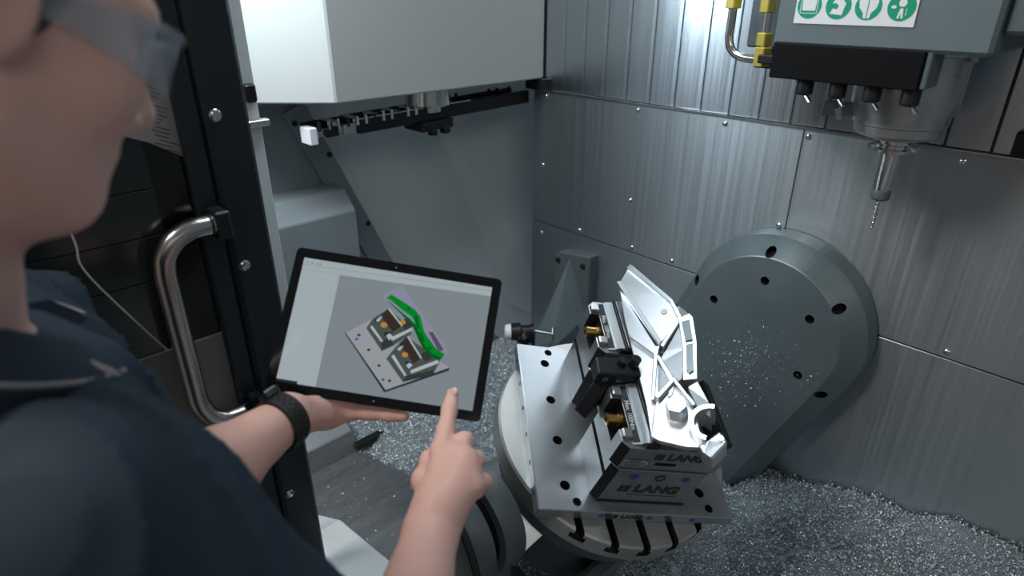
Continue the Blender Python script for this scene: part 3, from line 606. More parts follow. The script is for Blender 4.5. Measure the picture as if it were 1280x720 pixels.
b = NB(); box(b, (-.028, -.022, -.33), (.028, .022, 0)); o = obj('stand', b, 'black', tp, .004); o.location = Q0((1.268, 1.278, .745)); o.rotation_euler = (0, 0, -.7)
b = NB(); cyl(b, Q0((1.285, 1.264, .742)), Q0((1.335, 1.22, .728)), .007, .006, 12); obj('stylus', b, 'chrome', tp, smooth=True)
b = NB(); cyl(b, Q0((1.335, 1.22, .755)), Q0((1.335, 1.22, .705)), .004, .004, 10); obj('stylus_tip', b, 'chrome', tp, smooth=True)
for (x, y, z) in ((1.243, 1.262, .75), (1.24, 1.28, .715), (1.255, 1.25, .72)):
    b = NB(); cyl(b, Q0((x, y, z)), Q0((x-.02, y-.02, z+.003)), .008, .008, 10); obj('screw', b, 'chrome', tp)

# ------------------------------------------------------------------ chips
def build_np(name, verts, faces, m, parent=None, smooth=False):
    me = bpy.data.meshes.new(name); nv = len(verts); nf = len(faces); fs = faces.shape[1]
    me.vertices.add(nv); me.vertices.foreach_set('co', np.asarray(verts, np.float32).ravel())
    me.loops.add(nf*fs); me.loops.foreach_set('vertex_index', faces.astype(np.int32).ravel())
    me.polygons.add(nf); me.polygons.foreach_set('loop_start', np.arange(0, nf*fs, fs, dtype=np.int32)); me.polygons.foreach_set('loop_total', np.full(nf, fs, np.int32))
    if smooth: me.polygons.foreach_set('use_smooth', np.ones(nf, bool))
    me.update(calc_edges=True); me.validate(); me.materials.append(M[m] if isinstance(m, str) else m)
    o = bpy.data.objects.new(name, me); COL.objects.link(o)
    if parent is not None: o.parent = parent
    return o
def vnoise(x, y, s, seed=0):
    r = np.random.default_rng(seed).random((64, 64)); X = x*s; Y = y*s; i = np.floor(X).astype(int); j = np.floor(Y).astype(int); fx = X-i; fy = Y-j
    fx = fx*fx*(3-2*fx); fy = fy*fy*(3-2*fy); g = lambda a, c: r[a % 64, c % 64]
    return (g(i, j)*(1-fx)+g(i+1, j)*fx)*(1-fy)+(g(i, j+1)*(1-fx)+g(i+1, j+1)*fx)*fy
def flakes(pts, smin=.003, smax=.008):
    """one small bent sliver (two quads) at every point"""
    n = len(pts); L = rng.uniform(smin, smax, n); W = L*rng.uniform(.25, .5, n)
    a = rng.normal(size=(n, 3)); a /= np.linalg.norm(a, axis=1)[:, None]; c = rng.normal(size=(n, 3)); c -= a*(a*c).sum(1)[:, None]; c /= np.linalg.norm(c, axis=1)[:, None]
    d = np.cross(a, c); bend = d*(L*.35)[:, None]
    A = a*L[:, None]*.5; Cc = c*W[:, None]*.5
    vs = np.stack([pts-A-Cc, pts-A+Cc, pts+bend+Cc, pts+bend-Cc, pts+A+Cc, pts+A-Cc], 1).reshape(-1, 3)
    k = (np.arange(n)*6)[:, None]; f = np.concatenate([k+np.array([[0, 1, 2, 3]]), k+np.array([[3, 2, 4, 5]])]); return vs, f
def pile(name, label, hf, x0, x1, y0, y1, inside, n, step=.012, smin=.004, smax=.010):
    xs = np.arange(x0, x1, step); ys = np.arange(y0, y1, step); X, Y = np.meshgrid(xs, ys, indexing='ij'); Z = hf(X, Y)
    nx, ny = X.shape; vs = np.stack([X, Y, Z], -1).reshape(-1, 3); I = np.arange(nx*ny).reshape(nx, ny)
    f = np.stack([I[:-1, :-1], I[1:, :-1], I[1:, 1:], I[:-1, 1:]], -1).reshape(-1, 4)
    base = build_np(name, vs, f, 'chipbase', None, True); tag(base, label, 'metal chips', kind='stuff')
    px = rng.uniform(x0, x1, n*2); py = rng.uniform(y0, y1, n*2); k = inside(px, py); px = px[k][:n]; py = py[k][:n]
    pts = np.stack([px, py, hf(px, py)+np.abs(rng.normal(0, .004, len(px)))+.001], -1); v2, f2 = flakes(pts, smin, smax)
    ch = build_np('slivers', v2, f2, 'chip', base); ch['kind'] = 'stuff'; return base
def hf_right(x, y):
    zw = np.interp(y, [-.8, -.04, .256, .42, .592, .75, .95], [.62, .60, .555, .50, .445, .36, .34])
    z = zw - .20*np.clip(1.56-x, 0, 2) + .10*np.exp(-((x-1.20)**2+(y-.27)**2)/.022)
    z = np.maximum(z, .425)
    return z + .05*(vnoise(x, y, 11, 1)-.5) + .018*(vnoise(x, y, 45, 2)-.5)
pile('chip_heap', 'heap of silver metal chips piled against the stainless wall below the grey arm', hf_right, .78, 1.556, -.55, .92, lambda x, y: (y < 1.0), 95000, .012, .003, .0065)
def hf_left(x, y):
    e = np.clip(((x-.78)*.78-(y-1.38)*-.0+(x-.78)*.2), 0, .2)
    m = np.clip((x-(.745+(1.50-y)*.229)+.015)*9, 0, 1)*np.clip((1.75-y)*8, 0, 1)
    return .398 + m*(.035+.05*np.clip((x-.8)/.5, 0, 1)) + .02*m*(vnoise(x, y, 16, 3)-.4) + .012*m*(vnoise(x, y, 50, 4)-.5) - (1-m)*.02
pile('chip_bed', 'bed of silver metal chips on the pan floor behind the table', hf_left, .66, 1.55, .95, 1.69, lambda x, y: (x-(.745+(1.50-y)*.229)+.015)*9 > .15, 70000, .012, .003, .0065)
# loose chips on the cradle arm and sheet metal
sc = []
for i in range(420):
    t = abs(random.gauss(0, .10)); y = PY+.395*t*1.4+random.gauss(-.02, .06); z = PZ-.05-.92*t*1.2+random.gauss(0, .05)
    if abs((y-PY)*.919+(z-PZ)*.395) < .185 and z > .55: sc.append((1.4485, y, z))
v2, f2 = flakes(np.array(sc), .002, .0055); o = build_np('loose_chips', v2, f2, 'chip'); tag(o, 'loose chips clinging to the face of the grey swivel arm', 'metal chips', kind='stuff')
sc = [(random.uniform(.48, .80), random.uniform(.95, 1.49), .4235) for i in range(260)]
sc += [(.80-(y-1.26)*.229+random.gauss(0, .004), y, .4235) for y in [random.uniform(1.1, 1.5) for i in range(160)]]
v2, f2 = flakes(np.array(sc), .003, .007); o = build_np('loose_chips', v2, f2, 'chip'); tag(o, 'loose chips strewn over the flat steel floor panel', 'metal chips', kind='stuff')

# ------------------------------------------------------------------ tablet
TC = V((.397, .673, 1.321)); tx = V((.69, -.707, -.155)); ty = V((.529, .346, .775)); tz = V((-.494, -.616, .613))
FTb = mtx_from(TC, tx, tz.cross(tx), tz)
tab = root('tablet', 'black tablet showing a green part on a clamping fixture, held in the hand', 'tablet', mtx=FTb)
def rrect(x0, x1, y0, y1, r, n=5):
    out = []
    for cx, cy, a0 in ((x1-r, y1-r, 0), (x0+r, y1-r, 90), (x0+r, y0+r, 180), (x1-r, y0+r, 270)):
        for k in range(n+1): a = math.radians(a0+90*k/n); out.append((cx+r*math.cos(a), cy+r*math.sin(a)))
    return out
Z3 = ((0, 0, 0), (1, 0, 0), (0, 1, 0), (0, 0, 1))
b = NB(); prism(b, rrect(-.146, .146, -.1005, .1005, .007), (0, 0, -.0065), (1,0,0), (0,1,0), (0,0,1), .0062); obj('back_shell', b, 'tabback', tab, .001)
b = NB(); prism(b, rrect(-.146, .146, -.1005, .1005, .007), (0, 0, -.0003), (1,0,0), (0,1,0), (0,0,1), .0017); obj('bezel', b, 'tabblack', tab)
def flat(name, polys, m, lvl, par):
    for p in polys:
        b = NB(); prism(b, p, (0, 0, .0014+.00012*lvl), (1,0,0), (0,1,0), (0,0,1), .0001); o = obj(name, b, m, par)
    return o
E_ = dict(bg=emat('screen_grey', (.205, .24, .26)), panel=emat('screen_panel', (.35, .41, .43)), bar=emat('screen_bar', (.34, .41, .43)), plate=emat('screen_plate', (.30, .315, .34)),
 dark=emat('screen_dark', (.02, .022, .024)), vis=emat('screen_vise', (.060, .080, .074)), vis2=emat('screen_vise_dark', (.03, .038, .035)), light=emat('screen_light', (.42, .46, .47)), brown=emat('screen_brown', (.036, .024, .019)),
 gold=emat('screen_gold', (.45, .22, .05)), green=emat('screen_green', (.0, .22, .02)), green2=emat('screen_green_dark', (.0, .10, .01)), lil=emat('screen_lilac', (.24, .25, .34)), blue=emat('screen_blue', (.02, .09, .42)), mag=emat('screen_purple', (.10, .07, .14)), line=emat('screen_line', (.22, .27, .29)))
sc_ = flat('screen', [[(-.1335,-.087),(.1335,-.087),(.1335,.087),(-.1335,.087)]], E_['panel'], 0, tab)
flat('viewport', [[(-.080,-.087),(.1335,-.087),(.1335,.074),(-.080,.070)]], E_['bg'], 1, sc_)
flat('toolbar', [[(-.1335,.0765),(.1335,.0815),(.1335,.0822),(-.1335,.0772)], [(-.1335,.0700),(-.080,.0700),(-.080,.0704),(-.1335,.0704)]], E_['line'], 2, sc_)
flat('toolbar_icon', [[(x,.0795),(x+.0025,.0795),(x+.0025,.082),(x,.082)] for x in (-.129,-.122,-.115,-.111)], E_['line'], 2, sc_)
flat('tree_entry', [[(-.127,.066-.006*i),(-.127+.008+.012*random.random(),.066-.006*i),(-.112,.067-.006*i),(-.127,.067-.006*i)] for i in range(10)], E_['bar'], 2, sc_)
flat('task_bar', [[(-.1335,-.087),(-.105,-.087),(-.105,-.0835),(-.1335,-.0835)]], E_['dark'], 2, sc_)
flat('stock_block', [[(-.016,.050),(.007,.070),(.090,-.013),(.080,-.025)]], E_['lil'], 2, sc_)
flat('plate_image', [[(-.055,-.009),(-.020,.019),(.093,-.034),(.012,-.079)]], E_['plate'], 3, sc_)
flat('plate_edge', [[(-.057,-.007),(-.055,-.011),(.012,-.0805),(.013,-.077)], [(.012,-.0805),(.093,-.038),(.093,-.034),(.013,-.077)]], E_['dark'], 4, sc_)
flat('vise_image', [[(-.029,.002),(-.002,-.026),(.012,-.016),(.034,.004),(.028,.014),(-.005,.033),(-.023,.016)], [(.006,-.035),(.034,-.063),(.072,-.047),(.079,-.028),(.050,-.012),(.028,-.001),(.015,-.018)]], E_['vis'], 5, sc_)
flat('vise_shade', [[(-.002,-.026),(.012,-.016),(.008,-.004),(-.006,-.012)], [(.034,-.063),(.072,-.047),(.074,-.040),(.037,-.054)]], E_['vis2'], 6, sc_)
flat('vise_edge', [[(-.024,.004),(-.005,-.014),(-.003,-.012),(-.022,.007)], [(.012,-.031),(.035,-.055),(.037,-.053),(.015,-.028)], [(.006,-.006),(.032,.012),(.034,.009),(.009,-.010)], [(.041,-.046),(.075,-.026),(.078,-.030),(.043,-.050)]], E_['light'], 7, sc_)
flat('jaw_image', [[(-.013,.022),(-.005,.033),(.018,.012),(.008,.002)], [(.019,-.012),(.028,-.001),(.052,-.028),(.044,-.036)]], E_['brown'], 8, sc_)
flat('jaw_image', [[(.056,.010),(.062,.011),(.081,-.011),(.075,-.015)]], E_['mag'], 8, sc_)
flat('clamp_image', [[(-.014,.020),(-.010,.022),(-.014,.013),(-.018,.014)], [(.004,.0),(.009,-.004),(.005,-.010),(.0,-.004)], [(.022,-.016),(.026,-.014),(.022,-.022),(.018,-.020)], [(.038,-.036),(.043,-.038),(.039,-.044),(.034,-.040)]], E_['light'], 9, sc_)
flat('jaw_edge', [[(-.005,.033),(-.003,.034),(.020,.013),(.018,.012)], [(.028,-.001),(.030,.0),(.054,-.027),(.052,-.028)]], E_['light'], 9, sc_)
flat('clamp_shade', [[(-.002,.001),(.008,.002),(.004,-.006),(-.004,-.004)], [(.032,-.034),(.044,-.036),(.042,-.042),(.034,-.041)], [(-.020,.015),(-.013,.022),(-.012,.018),(-.018,.011)]], E_['dark'], 8, sc_)
flat('jaw_far', [[(.014,.017),(.024,.026),(.034,.014),(.024,.008)], [(.050,-.024),(.058,-.016),(.068,-.024),(.060,-.031)]], E_['vis2'], 7, sc_)
flat('nut_image', [circ(-.006,.010,.0048,12,.8), circ(.030,-.026,.0044,12,.8), circ(.019,.018,.004,10,.8)], E_['gold'], 9, sc_)
flat('part_shadow', [[(-.010,.047),(-.003,.041),(.014,.031),(.028,.024),(.033,.015),(.044,-.002),(.052,-.013),(.066,-.023),(.078,-.027),(.084,-.017),(.072,-.013),(.050,.009)]], E_['green2'], 10, sc_)
flat('green_part', [[(-.010,.048),(-.004,.054),(.017,.045),(.032,.038),(.041,.030),(.050,.010),(.061,-.003),(.072,-.012),(.084,-.017),(.080,-.022),(.066,-.019),(.054,-.009),(.046,.002),(.036,.018),(.030,.027),(.014,.035),(-.002,.045)]], E_['green'], 11, sc_)
flat('part_pocket', [[(.033,.030),(.037,.029),(.043,.012),(.040,.012)], [(.044,.008),(.047,.008),(.053,-.004),(.050,-.005)], circ(.062,-.012,.0025,10), circ(.023,.038,.0018,8)], E_['green2'], 12, sc_)
flat('hole_image', [circ(x, y, .0023, 10, .8) for x, y in ((-.037,-.009),(-.020,-.027),(-.002,-.046),(.016,-.064))], E_['dark'], 5, sc_)
flat('plug_image', [circ(x, y, .0023, 10, .8) for x, y in ((-.039,-.015),(.007,-.064))], E_['blue'], 5, sc_)
b = NB(); cyl(b, (-.005,.0935,.0012), (-.005,.0935,.0016), .0012, .0012, 10); obj('camera_dot', b, 'cover', tab)
b = NB(); cyl(b, (0,-.094,.0012), (0,-.094,.0016), .0009, .0009, 10); obj('sensor_dot', b, 'lightengr', tab)

# ------------------------------------------------------------------ signed-distance bodies
class Field:
    def __init__(s, lo, hi, h):
        s.lo = np.array(lo, float); s.h = h; s.n = np.ceil((np.array(hi)-s.lo)/h).astype(int)+1
        s.f = np.full(s.n, .09, np.float32); s.ax = [s.lo[i]+h*np.arange(s.n[i]) for i in range(3)]
    def sub(s, lo, hi):
        i0 = np.clip(np.floor((np.array(lo)-s.lo)/s.h).astype(int), 0, s.n); i1 = np.clip(np.ceil((np.array(hi)-s.lo)/s.h).astype(int)+1, 0, s.n)
        sl = tuple(slice(a, c) for a, c in zip(i0, i1)); g = [s.ax[i][sl[i]] for i in range(3)]
        return sl, (g[0][:, None, None].astype(np.float32), g[1][None, :, None].astype(np.float32), g[2][None, None, :].astype(np.float32))
    def mix(s, sl, d, k, neg=False):
        a = s.f[sl]
        if a.size == 0: return
        if neg: a = -a
        if neg: pass
        hh = np.maximum(k-np.abs(a-d), 0)/k; r = np.minimum(a, d)-hh*hh*k*.25
        s.f[sl] = -r if neg else r
    def cone(s, a, b, ra, rb, k=.02):
        a = np.array(a, float); b = np.array(b, float); m = max(ra, rb)+k+.02
        sl, (x, y, z) = s.sub(np.minimum(a, b)-m, np.maximum(a, b)+m); ab = b-a; L = ab@ab+1e-12
        t = np.clip(((x-a[0])*ab[0]+(y-a[1])*ab[1]+(z-a[2])*ab[2])/L, 0, 1)
        d = np.sqrt((x-a[0]-t*ab[0])**2+(y-a[1]-t*ab[1])**2+(z-a[2]-t*ab[2])**2)-(ra+t*(rb-ra)); s.mix(sl, d, k)
    def ell(s, c, r, R=None, k=.02, neg=False):
        c = np.array(c, float); r = np.array(r, float); R = np.eye(3) if R is None else np.array(R); m = r.max()+k+.02
        sl, (x, y, z) = s.sub(c-m, c+m); p = [(x-c[0])*R[0, i]+(y-c[1])*R[1, i]+(z-c[2])*R[2, i] for i in range(3)]
        k0 = np.sqrt((p[0]/r[0])**2+(p[1]/r[1])**2+(p[2]/r[2])**2); k1 = np.sqrt((p[0]/r[0]**2)**2+(p[1]/r[1]**2)**2+(p[2]/r[2]**2)**2)+1e-9
        s.mix(sl, k0*(k0-1)/k1, k, neg)
    def plane_cut(s, p, n):
        """remove the side n points to"""
        p = np.array(p); n = np.array(n)/np.linalg.norm(n); x, y, z = s.ax[0][:, None, None], s.ax[1][None, :, None], s.ax[2][None, None, :]
        s.f = np.maximum(s.f, ((x-p[0])*n[0]+(y-p[1])*n[1]+(z-p[2])*n[2]).astype(np.float32))
    def mesh(s, name, m, parent=None):
        f = s.f; ins = f < 0; nx, ny, nz = f.shape
        cnt = np.zeros((nx-1, ny-1, nz-1), np.int8)
        for dx in (0, 1):
            for dy in (0, 1):
                for dz in (0, 1): cnt += ins[dx:nx-1+dx, dy:ny-1+dy, dz:nz-1+dz]
        act = (cnt > 0) & (cnt < 8); cells = np.argwhere(act); idx = -np.ones(act.shape, np.int64); idx[act] = np.arange(len(cells))
        c8 = {}
        for dx in (0, 1):
            for dy in (0, 1):
                for dz in (0, 1): c8[dx, dy, dz] = f[cells[:, 0]+dx, cells[:, 1]+dy, cells[:, 2]+dz]
        acc = np.zeros((len(cells), 3)); w_ = np.zeros(len(cells))
        for a in c8:
            for i in range(3):
                if a[i] == 0:
                    e = list(a); e[i] = 1; e = tuple(e); fa, fb = c8[a], c8[e]; k = (fa < 0) != (fb < 0); t = fa/(fa-fb+1e-20)
                    p = np.array([a]*len(cells), float); p[:, i] = t; acc[k] += p[k]; w_[k] += 1
        vs = s.lo+(cells+acc/w_[:, None])*s.h; faces = []
        for i in range(3):
            j, k = (i+1) % 3, (i+2) % 3
            A = [slice(None)]*3; B = [slice(None)]*3; A[i] = slice(0, -1); B[i] = slice(1, None); cr = ins[tuple(A)] != ins[tuple(B)]
            E = np.argwhere(cr); E = E[(E[:, j] > 0) & (E[:, k] > 0) & (E[:, j] < f.shape[j]-1) & (E[:, k] < f.shape[k]-1)]
            fl = ins[E[:, 0], E[:, 1], E[:, 2]]; q = []
            for dj, dk in ((0, 0), (-1, 0), (-1, -1), (0, -1)):
                c = E.copy(); c[:, j] += dj; c[:, k] += dk; q.append(idx[c[:, 0], c[:, 1], c[:, 2]])
            q = np.stack(q, 1); q[~fl] = q[~fl][:, ::-1]; faces.append(q)
        return build_np(name, vs, np.concatenate(faces), m, parent, True)
def L3(a, b, t): return tuple(a[i]+(b[i]-a[i])*t for i in range(3))

# ------------------------------------------------------------------ person
# joints (metres)
RSH = (.020, .440, 1.425); REL = (.150, .318, 1.185); RWR = (.300, .452, 1.192)
LSH = (.012, .818, 1.408); LEL = (.078, .588, 1.280); LWR = (.238, .668, 1.262)
NB_ = (-.035, .600, 1.470); CHEST = (.035, .625, 1.34); HIP = (.0, .62, .98)
# head axes
fa = math.radians(17); fp = math.radians(27)
Hf = V((math.cos(fa)*math.cos(fp), math.sin(fa)*math.cos(fp), -math.sin(fp))); Hr = V((math.sin(fa), -math.cos(fa), 0)); Hu = Hr.cross(Hf)
CHIN = U(92, 274, .44)
HC = CHIN - Hf*.085 + Hu*.108
HR = np.array([Hr, Hf, Hu]).T
def H(x, y, z): return tuple(HC+Hr*x+Hf*y+Hu*z)
body = Field((-.22, .16, .93), (.50, 1.0, 1.93), .0036)
F_ = body
# head
F_.ell(H(0, -.012, .038), (.076, .096, .092), HR, .02); F_.ell(H(0, .030, -.020), (.064, .070, .095), HR, .03)
F_.cone(H(0, .058, -.088), H(0, .066, -.096), .024, .020, .03)
for s in (-1, 1):
    F_.cone(H(s*.050, -.002, -.062), H(s*.016, .066, -.092), .018, .017, .03); F_.ell(H(s*.046, .058, -.018), (.022, .022, .022), HR, .025)
    F_.cone(H(s*.012, .090, .034), H(s*.046, .074, .032), .010, .009, .02); F_.ell(H(s*.030, .096, .012), (.019, .014, .012), HR, .012, True)
    F_.ell(H(s*.031, .078, .012), (.012, .012, .012), HR, .004)
    F_.ell(H(s*.079, -.012, .0), (.007, .018, .031), HR, .008); F_.ell(H(s*.085, -.008, .002), (.004, .009, .018), HR, .006, True)
    F_.ell(H(s*.013, .098, -.033), (.009, .010, .008), HR, .008)
F_.cone(H(0, .092, .022), H(0, .113, -.022), .0075, .0095, .014); F_.ell(H(0, .112, -.026), (.0105, .010, .009), HR, .01)
F_.ell(H(0, .086, -.058), (.024, .012, .007), HR, .010); F_.ell(H(0, .084, -.069), (.021, .012, .007), HR, .010); F_.ell(H(0, .100, -.0635), (.022, .006, .0022), HR, .003, True)
# neck and torso
F_.cone(H(0, -.022, -.055), NB_, .054, .050, .03)
F_.cone(NB_, RSH, .040, .050, .04); F_.cone(NB_, LSH, .040, .050, .04)
F_.ell((-.010, .635, 1.31), (.088, .150, .17), None, .06); F_.ell((-.03, .645, 1.10), (.100, .155, .20), None, .06)
# arms
F_.cone(RSH, REL, .044, .040, .03); F_.cone(REL, L3(REL, RWR, .35), .043, .045, .03); F_.cone(L3(REL, RWR, .35), RWR, .045, .029, .02)
F_.cone(LSH, LEL, .044, .038, .03); F_.cone(LEL, L3(LEL, LWR, .35), .042, .043, .03); F_.cone(L3(LEL, LWR, .35), LWR, .043, .028, .02)
# right hand, index finger pointing on the glass
wr_ = V(RWR)
def chain(pts, rs, k=.006):
    for p, q, r0, r1 in zip(pts, pts[1:], rs, rs[1:]): F_.cone(tuple(p), tuple(q), r0, r1, k)
mcp = [U(551, 563, .782), U(571, 570, .776), U(585, 586, .766), U(592, 608, .752)]
for q in mcp:
    F_.cone(tuple(wr_*.72+V(mcp[1])*.28), tuple(q), .022, .0125, .016)
F_.cone(tuple(wr_), tuple((V(mcp[1])+V(mcp[2]))*.5), .028, .018, .02)
chain([mcp[0], U(557, 538, .812), U(562, 512, .835), U(565.5, 493, .8525)], [.0135, .0115, .0104, .0088])
chain([mcp[1], U(580, 551, .798), U(575, 572, .820), U(568, 585, .812)], [.0125, .0112, .0095, .0085])
chain([mcp[2], U(595, 575, .790), U(588, 592, .810), U(578, 602, .800)], [.0122, .0108, .0092, .0082])
chain([mcp[3], U(605, 602, .774), U(596, 614, .790), U(585, 620, .782)], [.0115, .0095, .0082, .0074])
chain([tuple(wr_*.7+V(mcp[0])*.3), U(530, 600, .775), U(538, 575, .812), U(550, 562, .83)], [.019, .0135, .0115, .0095], .012)
# left hand, palm up under the tablet edge
lw = V(LWR)
pm = [U(408, 515, .872), U(436, 514, .876)]
F_.cone(tuple(lw), tuple(pm[0]), .027, .022, .02); F_.cone(tuple(pm[0]), tuple(pm[1]), .021, .014, .015)
F_.cone(tuple(U(402, 505, .872)), tuple(U(435, 500, .895)), .020, .015, .02)
chain([pm[1], U(462, 516, .868), U(486, 519, .864), U(505, 520, .862)], [.0115, .0098, .0088, .0076])
chain([U(435, 500, .893), U(475, 485, .897), U(505, 470, .898), U(525, 462, .897)], [.011, .0095, .0088, .0078])
chain([U(430, 492, .898), U(468, 465, .902), U(497, 446, .902), U(515, 436, .900)], [.011, .0098, .0090, .0080])
chain([U(420, 486, .900), U(450, 450, .906), U(474, 428, .905), U(490, 415, .903)], [.011, .0095, .0088, .0078])
chain([U(392, 505, .862), U(392, 470, .886), U(400, 440, .894)], [.016, .012, .0095], .012)
F_.plane_cut((0, 0, .96), (0, 0, -1))
# skin flattens where it presses on the tablet
tyy = tz.cross(tx).normalized(); cc_ = np.array(TC); sl, (gx, gy, gz) = F_.sub(cc_-.2, cc_+.2)
lo_ = [(gx-cc_[0])*a_[0]+(gy-cc_[1])*a_[1]+(gz-cc_[2])*a_[2] for a_ in (tx.normalized(), tyy, tz.normalized())]
db = np.maximum(np.maximum(np.abs(lo_[0])-.1455, np.abs(lo_[1])-.1), np.abs(lo_[2]+.0027)-.0033)
F_.f[sl] = np.maximum(F_.f[sl], -db)
person = F_.mesh('person', 'skin')
tag(person, 'person in a navy polo shirt and clear safety glasses pointing at the tablet', 'person')
# fingernail of the index finger
b = NB(); p = U(567, 489, .8448); d_ = (U(565.5, 493, .849)-U(562, 512, .835)).normalized(); up_ = (-fw+cu*.2); up_ = (up_-d_*up_.dot(d_)).normalized()
ring = [p+d_*(.0062*math.cos(a))+d_.cross(up_)*(.0048*math.sin(a)) for a in [2*PI*i/14 for i in range(14)]]
put(b, [q for q in ring]+[q-up_*.002 for q in ring]+[p+up_*.0012], [(i, (i+1) % 14, 28) for i in range(14)]+[(i, 14+i, 14+(i+1) % 14, (i+1) % 14) for i in range(14)]); obj('fingernail', b, 'nail', person, smooth=True)
# hair
hf = Field(HC-V((.14, .14, .12)), HC+V((.14, .14, .17)), .0035)
hf.ell(H(0, -.016, .046), (.082, .102, .095), HR, .01); hf.cone(H(0, -.075, .03), H(0, -.07, -.03), .04, .035, .02)
for s in (-1, 1): hf.ell(H(s*.068, .006, .02), (.010, .010, .03), HR, .012)
hf.ell(H(0, .085, -.01), (.075, .065, .075), HR, .02, True)
hf.mesh('hair', 'hair', person)
# polo shirt
sh = Field((-.24, .14, .88), (.42, 1.02, 1.60), .005)
sh.cone(L3(NB_, RSH, .25), RSH, .050, .066, .04); sh.cone(L3(NB_, LSH, .25), LSH, .050, .066, .04)
sh.ell((.0, .632, 1.32), (.120, .178, .185), None, .07); sh.ell((-.028, .645, 1.10), (.120, .172, .22), None, .07)
sh.cone(RSH, L3(RSH, REL, .93), .065, .062, .04); sh.cone(LSH, L3(LSH, LEL, .93), .065, .060, .04)
X, Y, Z = sh.ax[0][:, None, None], sh.ax[1][None, :, None], sh.ax[2][None, None, :]
fold = .009*np.sin(60*(Y*.55+Z*.9-X*.5)+3*np.sin(9*X+7*Y)+2.2*np.sin(11*Z-6*X)) + .008*np.sin(33*(X*.8+Z*.5-Y*.3)+2.5*np.sin(13*Y))
ph = -.68*X-.73*Y+.25*Z; wq = .9*np.sin(14*X+9*Z)+.6*np.sin(17*Y-8*X)
fold = .35*fold - .024*(1-np.abs(np.sin(34*ph+wq)))**2*(.5+.5*np.sin(13*X+9*Y-2.5)) - .014*(1-np.abs(np.sin(55*ph+1.6*wq+2)))**2*(.5+.5*np.sin(9*X-15*Y+8)) - .011*(1-np.abs(np.sin(82*ph+2.2*wq+.7)))**2*(.5+.5*np.sin(21*X+13*Y+1.2)) + .008
sh.f += (fold*np.clip((1.545-Z)*14, 0, 1)).astype(np.float32)
dR = np.array(REL)-np.array(RSH); dL = np.array(LEL)-np.array(LSH)
def sleeve_cut(f, sh_, el, t):
    d = np.array(el)-np.array(sh_); L = np.linalg.norm(d); d /= L; x, y, z = f.ax[0][:, None, None]-sh_[0], f.ax[1][None, :, None]-sh_[1], f.ax[2][None, None, :]-sh_[2]
    al = x*d[0]+y*d[1]+z*d[2]; rad = np.sqrt(np.maximum(x*x+y*y+z*z-al*al, 0)); k = (rad < .11) & (al > L*t-.02) & (al < L*t+.16)
    f.f = np.where(k, np.maximum(f.f, al-L*t), f.f).astype(np.float32)
sleeve_cut(sh, RSH, REL, .86); sleeve_cut(sh, LSH, LEL, .80)
sh.plane_cut((0, 0, .92), (0, 0, -1))
shirt = sh.mesh('polo_shirt', 'shirt', person); shirt['label'] = 'navy blue polo shirt with grey piping'
# collar: folded band around the neck
def ringpts(r0, z, tilt, n=48, a0=.62, a1=2*PI-.62, cx=-.020, cy=.585):
    return [V((cx+(r0*1.0)*math.cos(a), cy+r0*1.05*math.sin(a), z+tilt*math.cos(a))) for a in [a0+(a1-a0)*i/n for i in range(n+1)]]
prof = [(r_, z_+.014, -.062) for r_, z_ in [(.056, 1.535), (.062, 1.549), (.080, 1.543), (.106, 1.516), (.108, 1.508), (.092, 1.505), (.058, 1.50)]]
rings = [ringpts(*p) for p in prof]; b = NB(); n_ = len(rings[0]); vs = [v for r in rings for v in r]; kq = len(rings)
put(b, vs, [(r*n_+i, r*n_+i+1, ((r+1) % kq)*n_+i+1, ((r+1) % kq)*n_+i) for r in range(kq) for i in range(n_-1)]+[tuple(r*n_ for r in range(kq)), tuple(r*n_+n_-1 for r in range(kq))]); collar = obj('collar', b, 'shirt', shirt, smooth=True)
b = NB(); tube(b, ringpts(.1075, 1.528, -.062), .0022, 6); obj('collar_stripe', b, 'stripe', collar)
from mathutils.bvhtree import BVHTree
bv = BVHTree.FromPolygons([v.co.copy() for v in shirt.data.vertices], [tuple(p.vertices) for p in shirt.data.polygons])
def on_shirt(px, py):
    d = (U(px, py, 1)-V((0, 0, 1.75))).normalized(); hit = bv.ray_cast(V((0, 0, 1.75)), d); return hit[0]-d*.001 if hit[0] else None
pts = [p for p in (on_shirt(x, y) for x, y in ((100, 452), (113, 457), (126, 461), (138, 465), (150, 470))) if p]
if len(pts) > 2:
    b = NB(); tube(b, pts, [.005, .0045, .0035, .003, .0015][:len(pts)], 8); obj('piping', b, 'stripe', shirt, smooth=True)
# trousers and shoes
tr = Field((-.22, .36, .03), (.24, .90, 1.02), .008)
tr.ell((.0, .62, .95), (.125, .178, .10), None, .05)
for s in (-1, 1):
    tr.cone((.0, .62+s*.085, .90), (.015, .62+s*.10, .50), .088, .066, .03); tr.cone((.015, .62+s*.10, .50), (-.01, .62+s*.105, .08), .066, .058, .03)
tr.mesh('trousers', 'shirt', person)
for s in (-1, 1):
    sf = Field((-.14, .62+s*.105-.08, -.01), (.26, .62+s*.105+.08, .16), .006)
    sf.ell((.06, .62+s*.105, .045), (.14, .048, .046), None, .02); sf.cone((-.01, .62+s*.105, .05), (-.01, .62+s*.105, .11), .05, .048, .02); sf.plane_cut((0, 0, .001), (0, 0, -1)); sf.mesh('shoe', 'black', person)

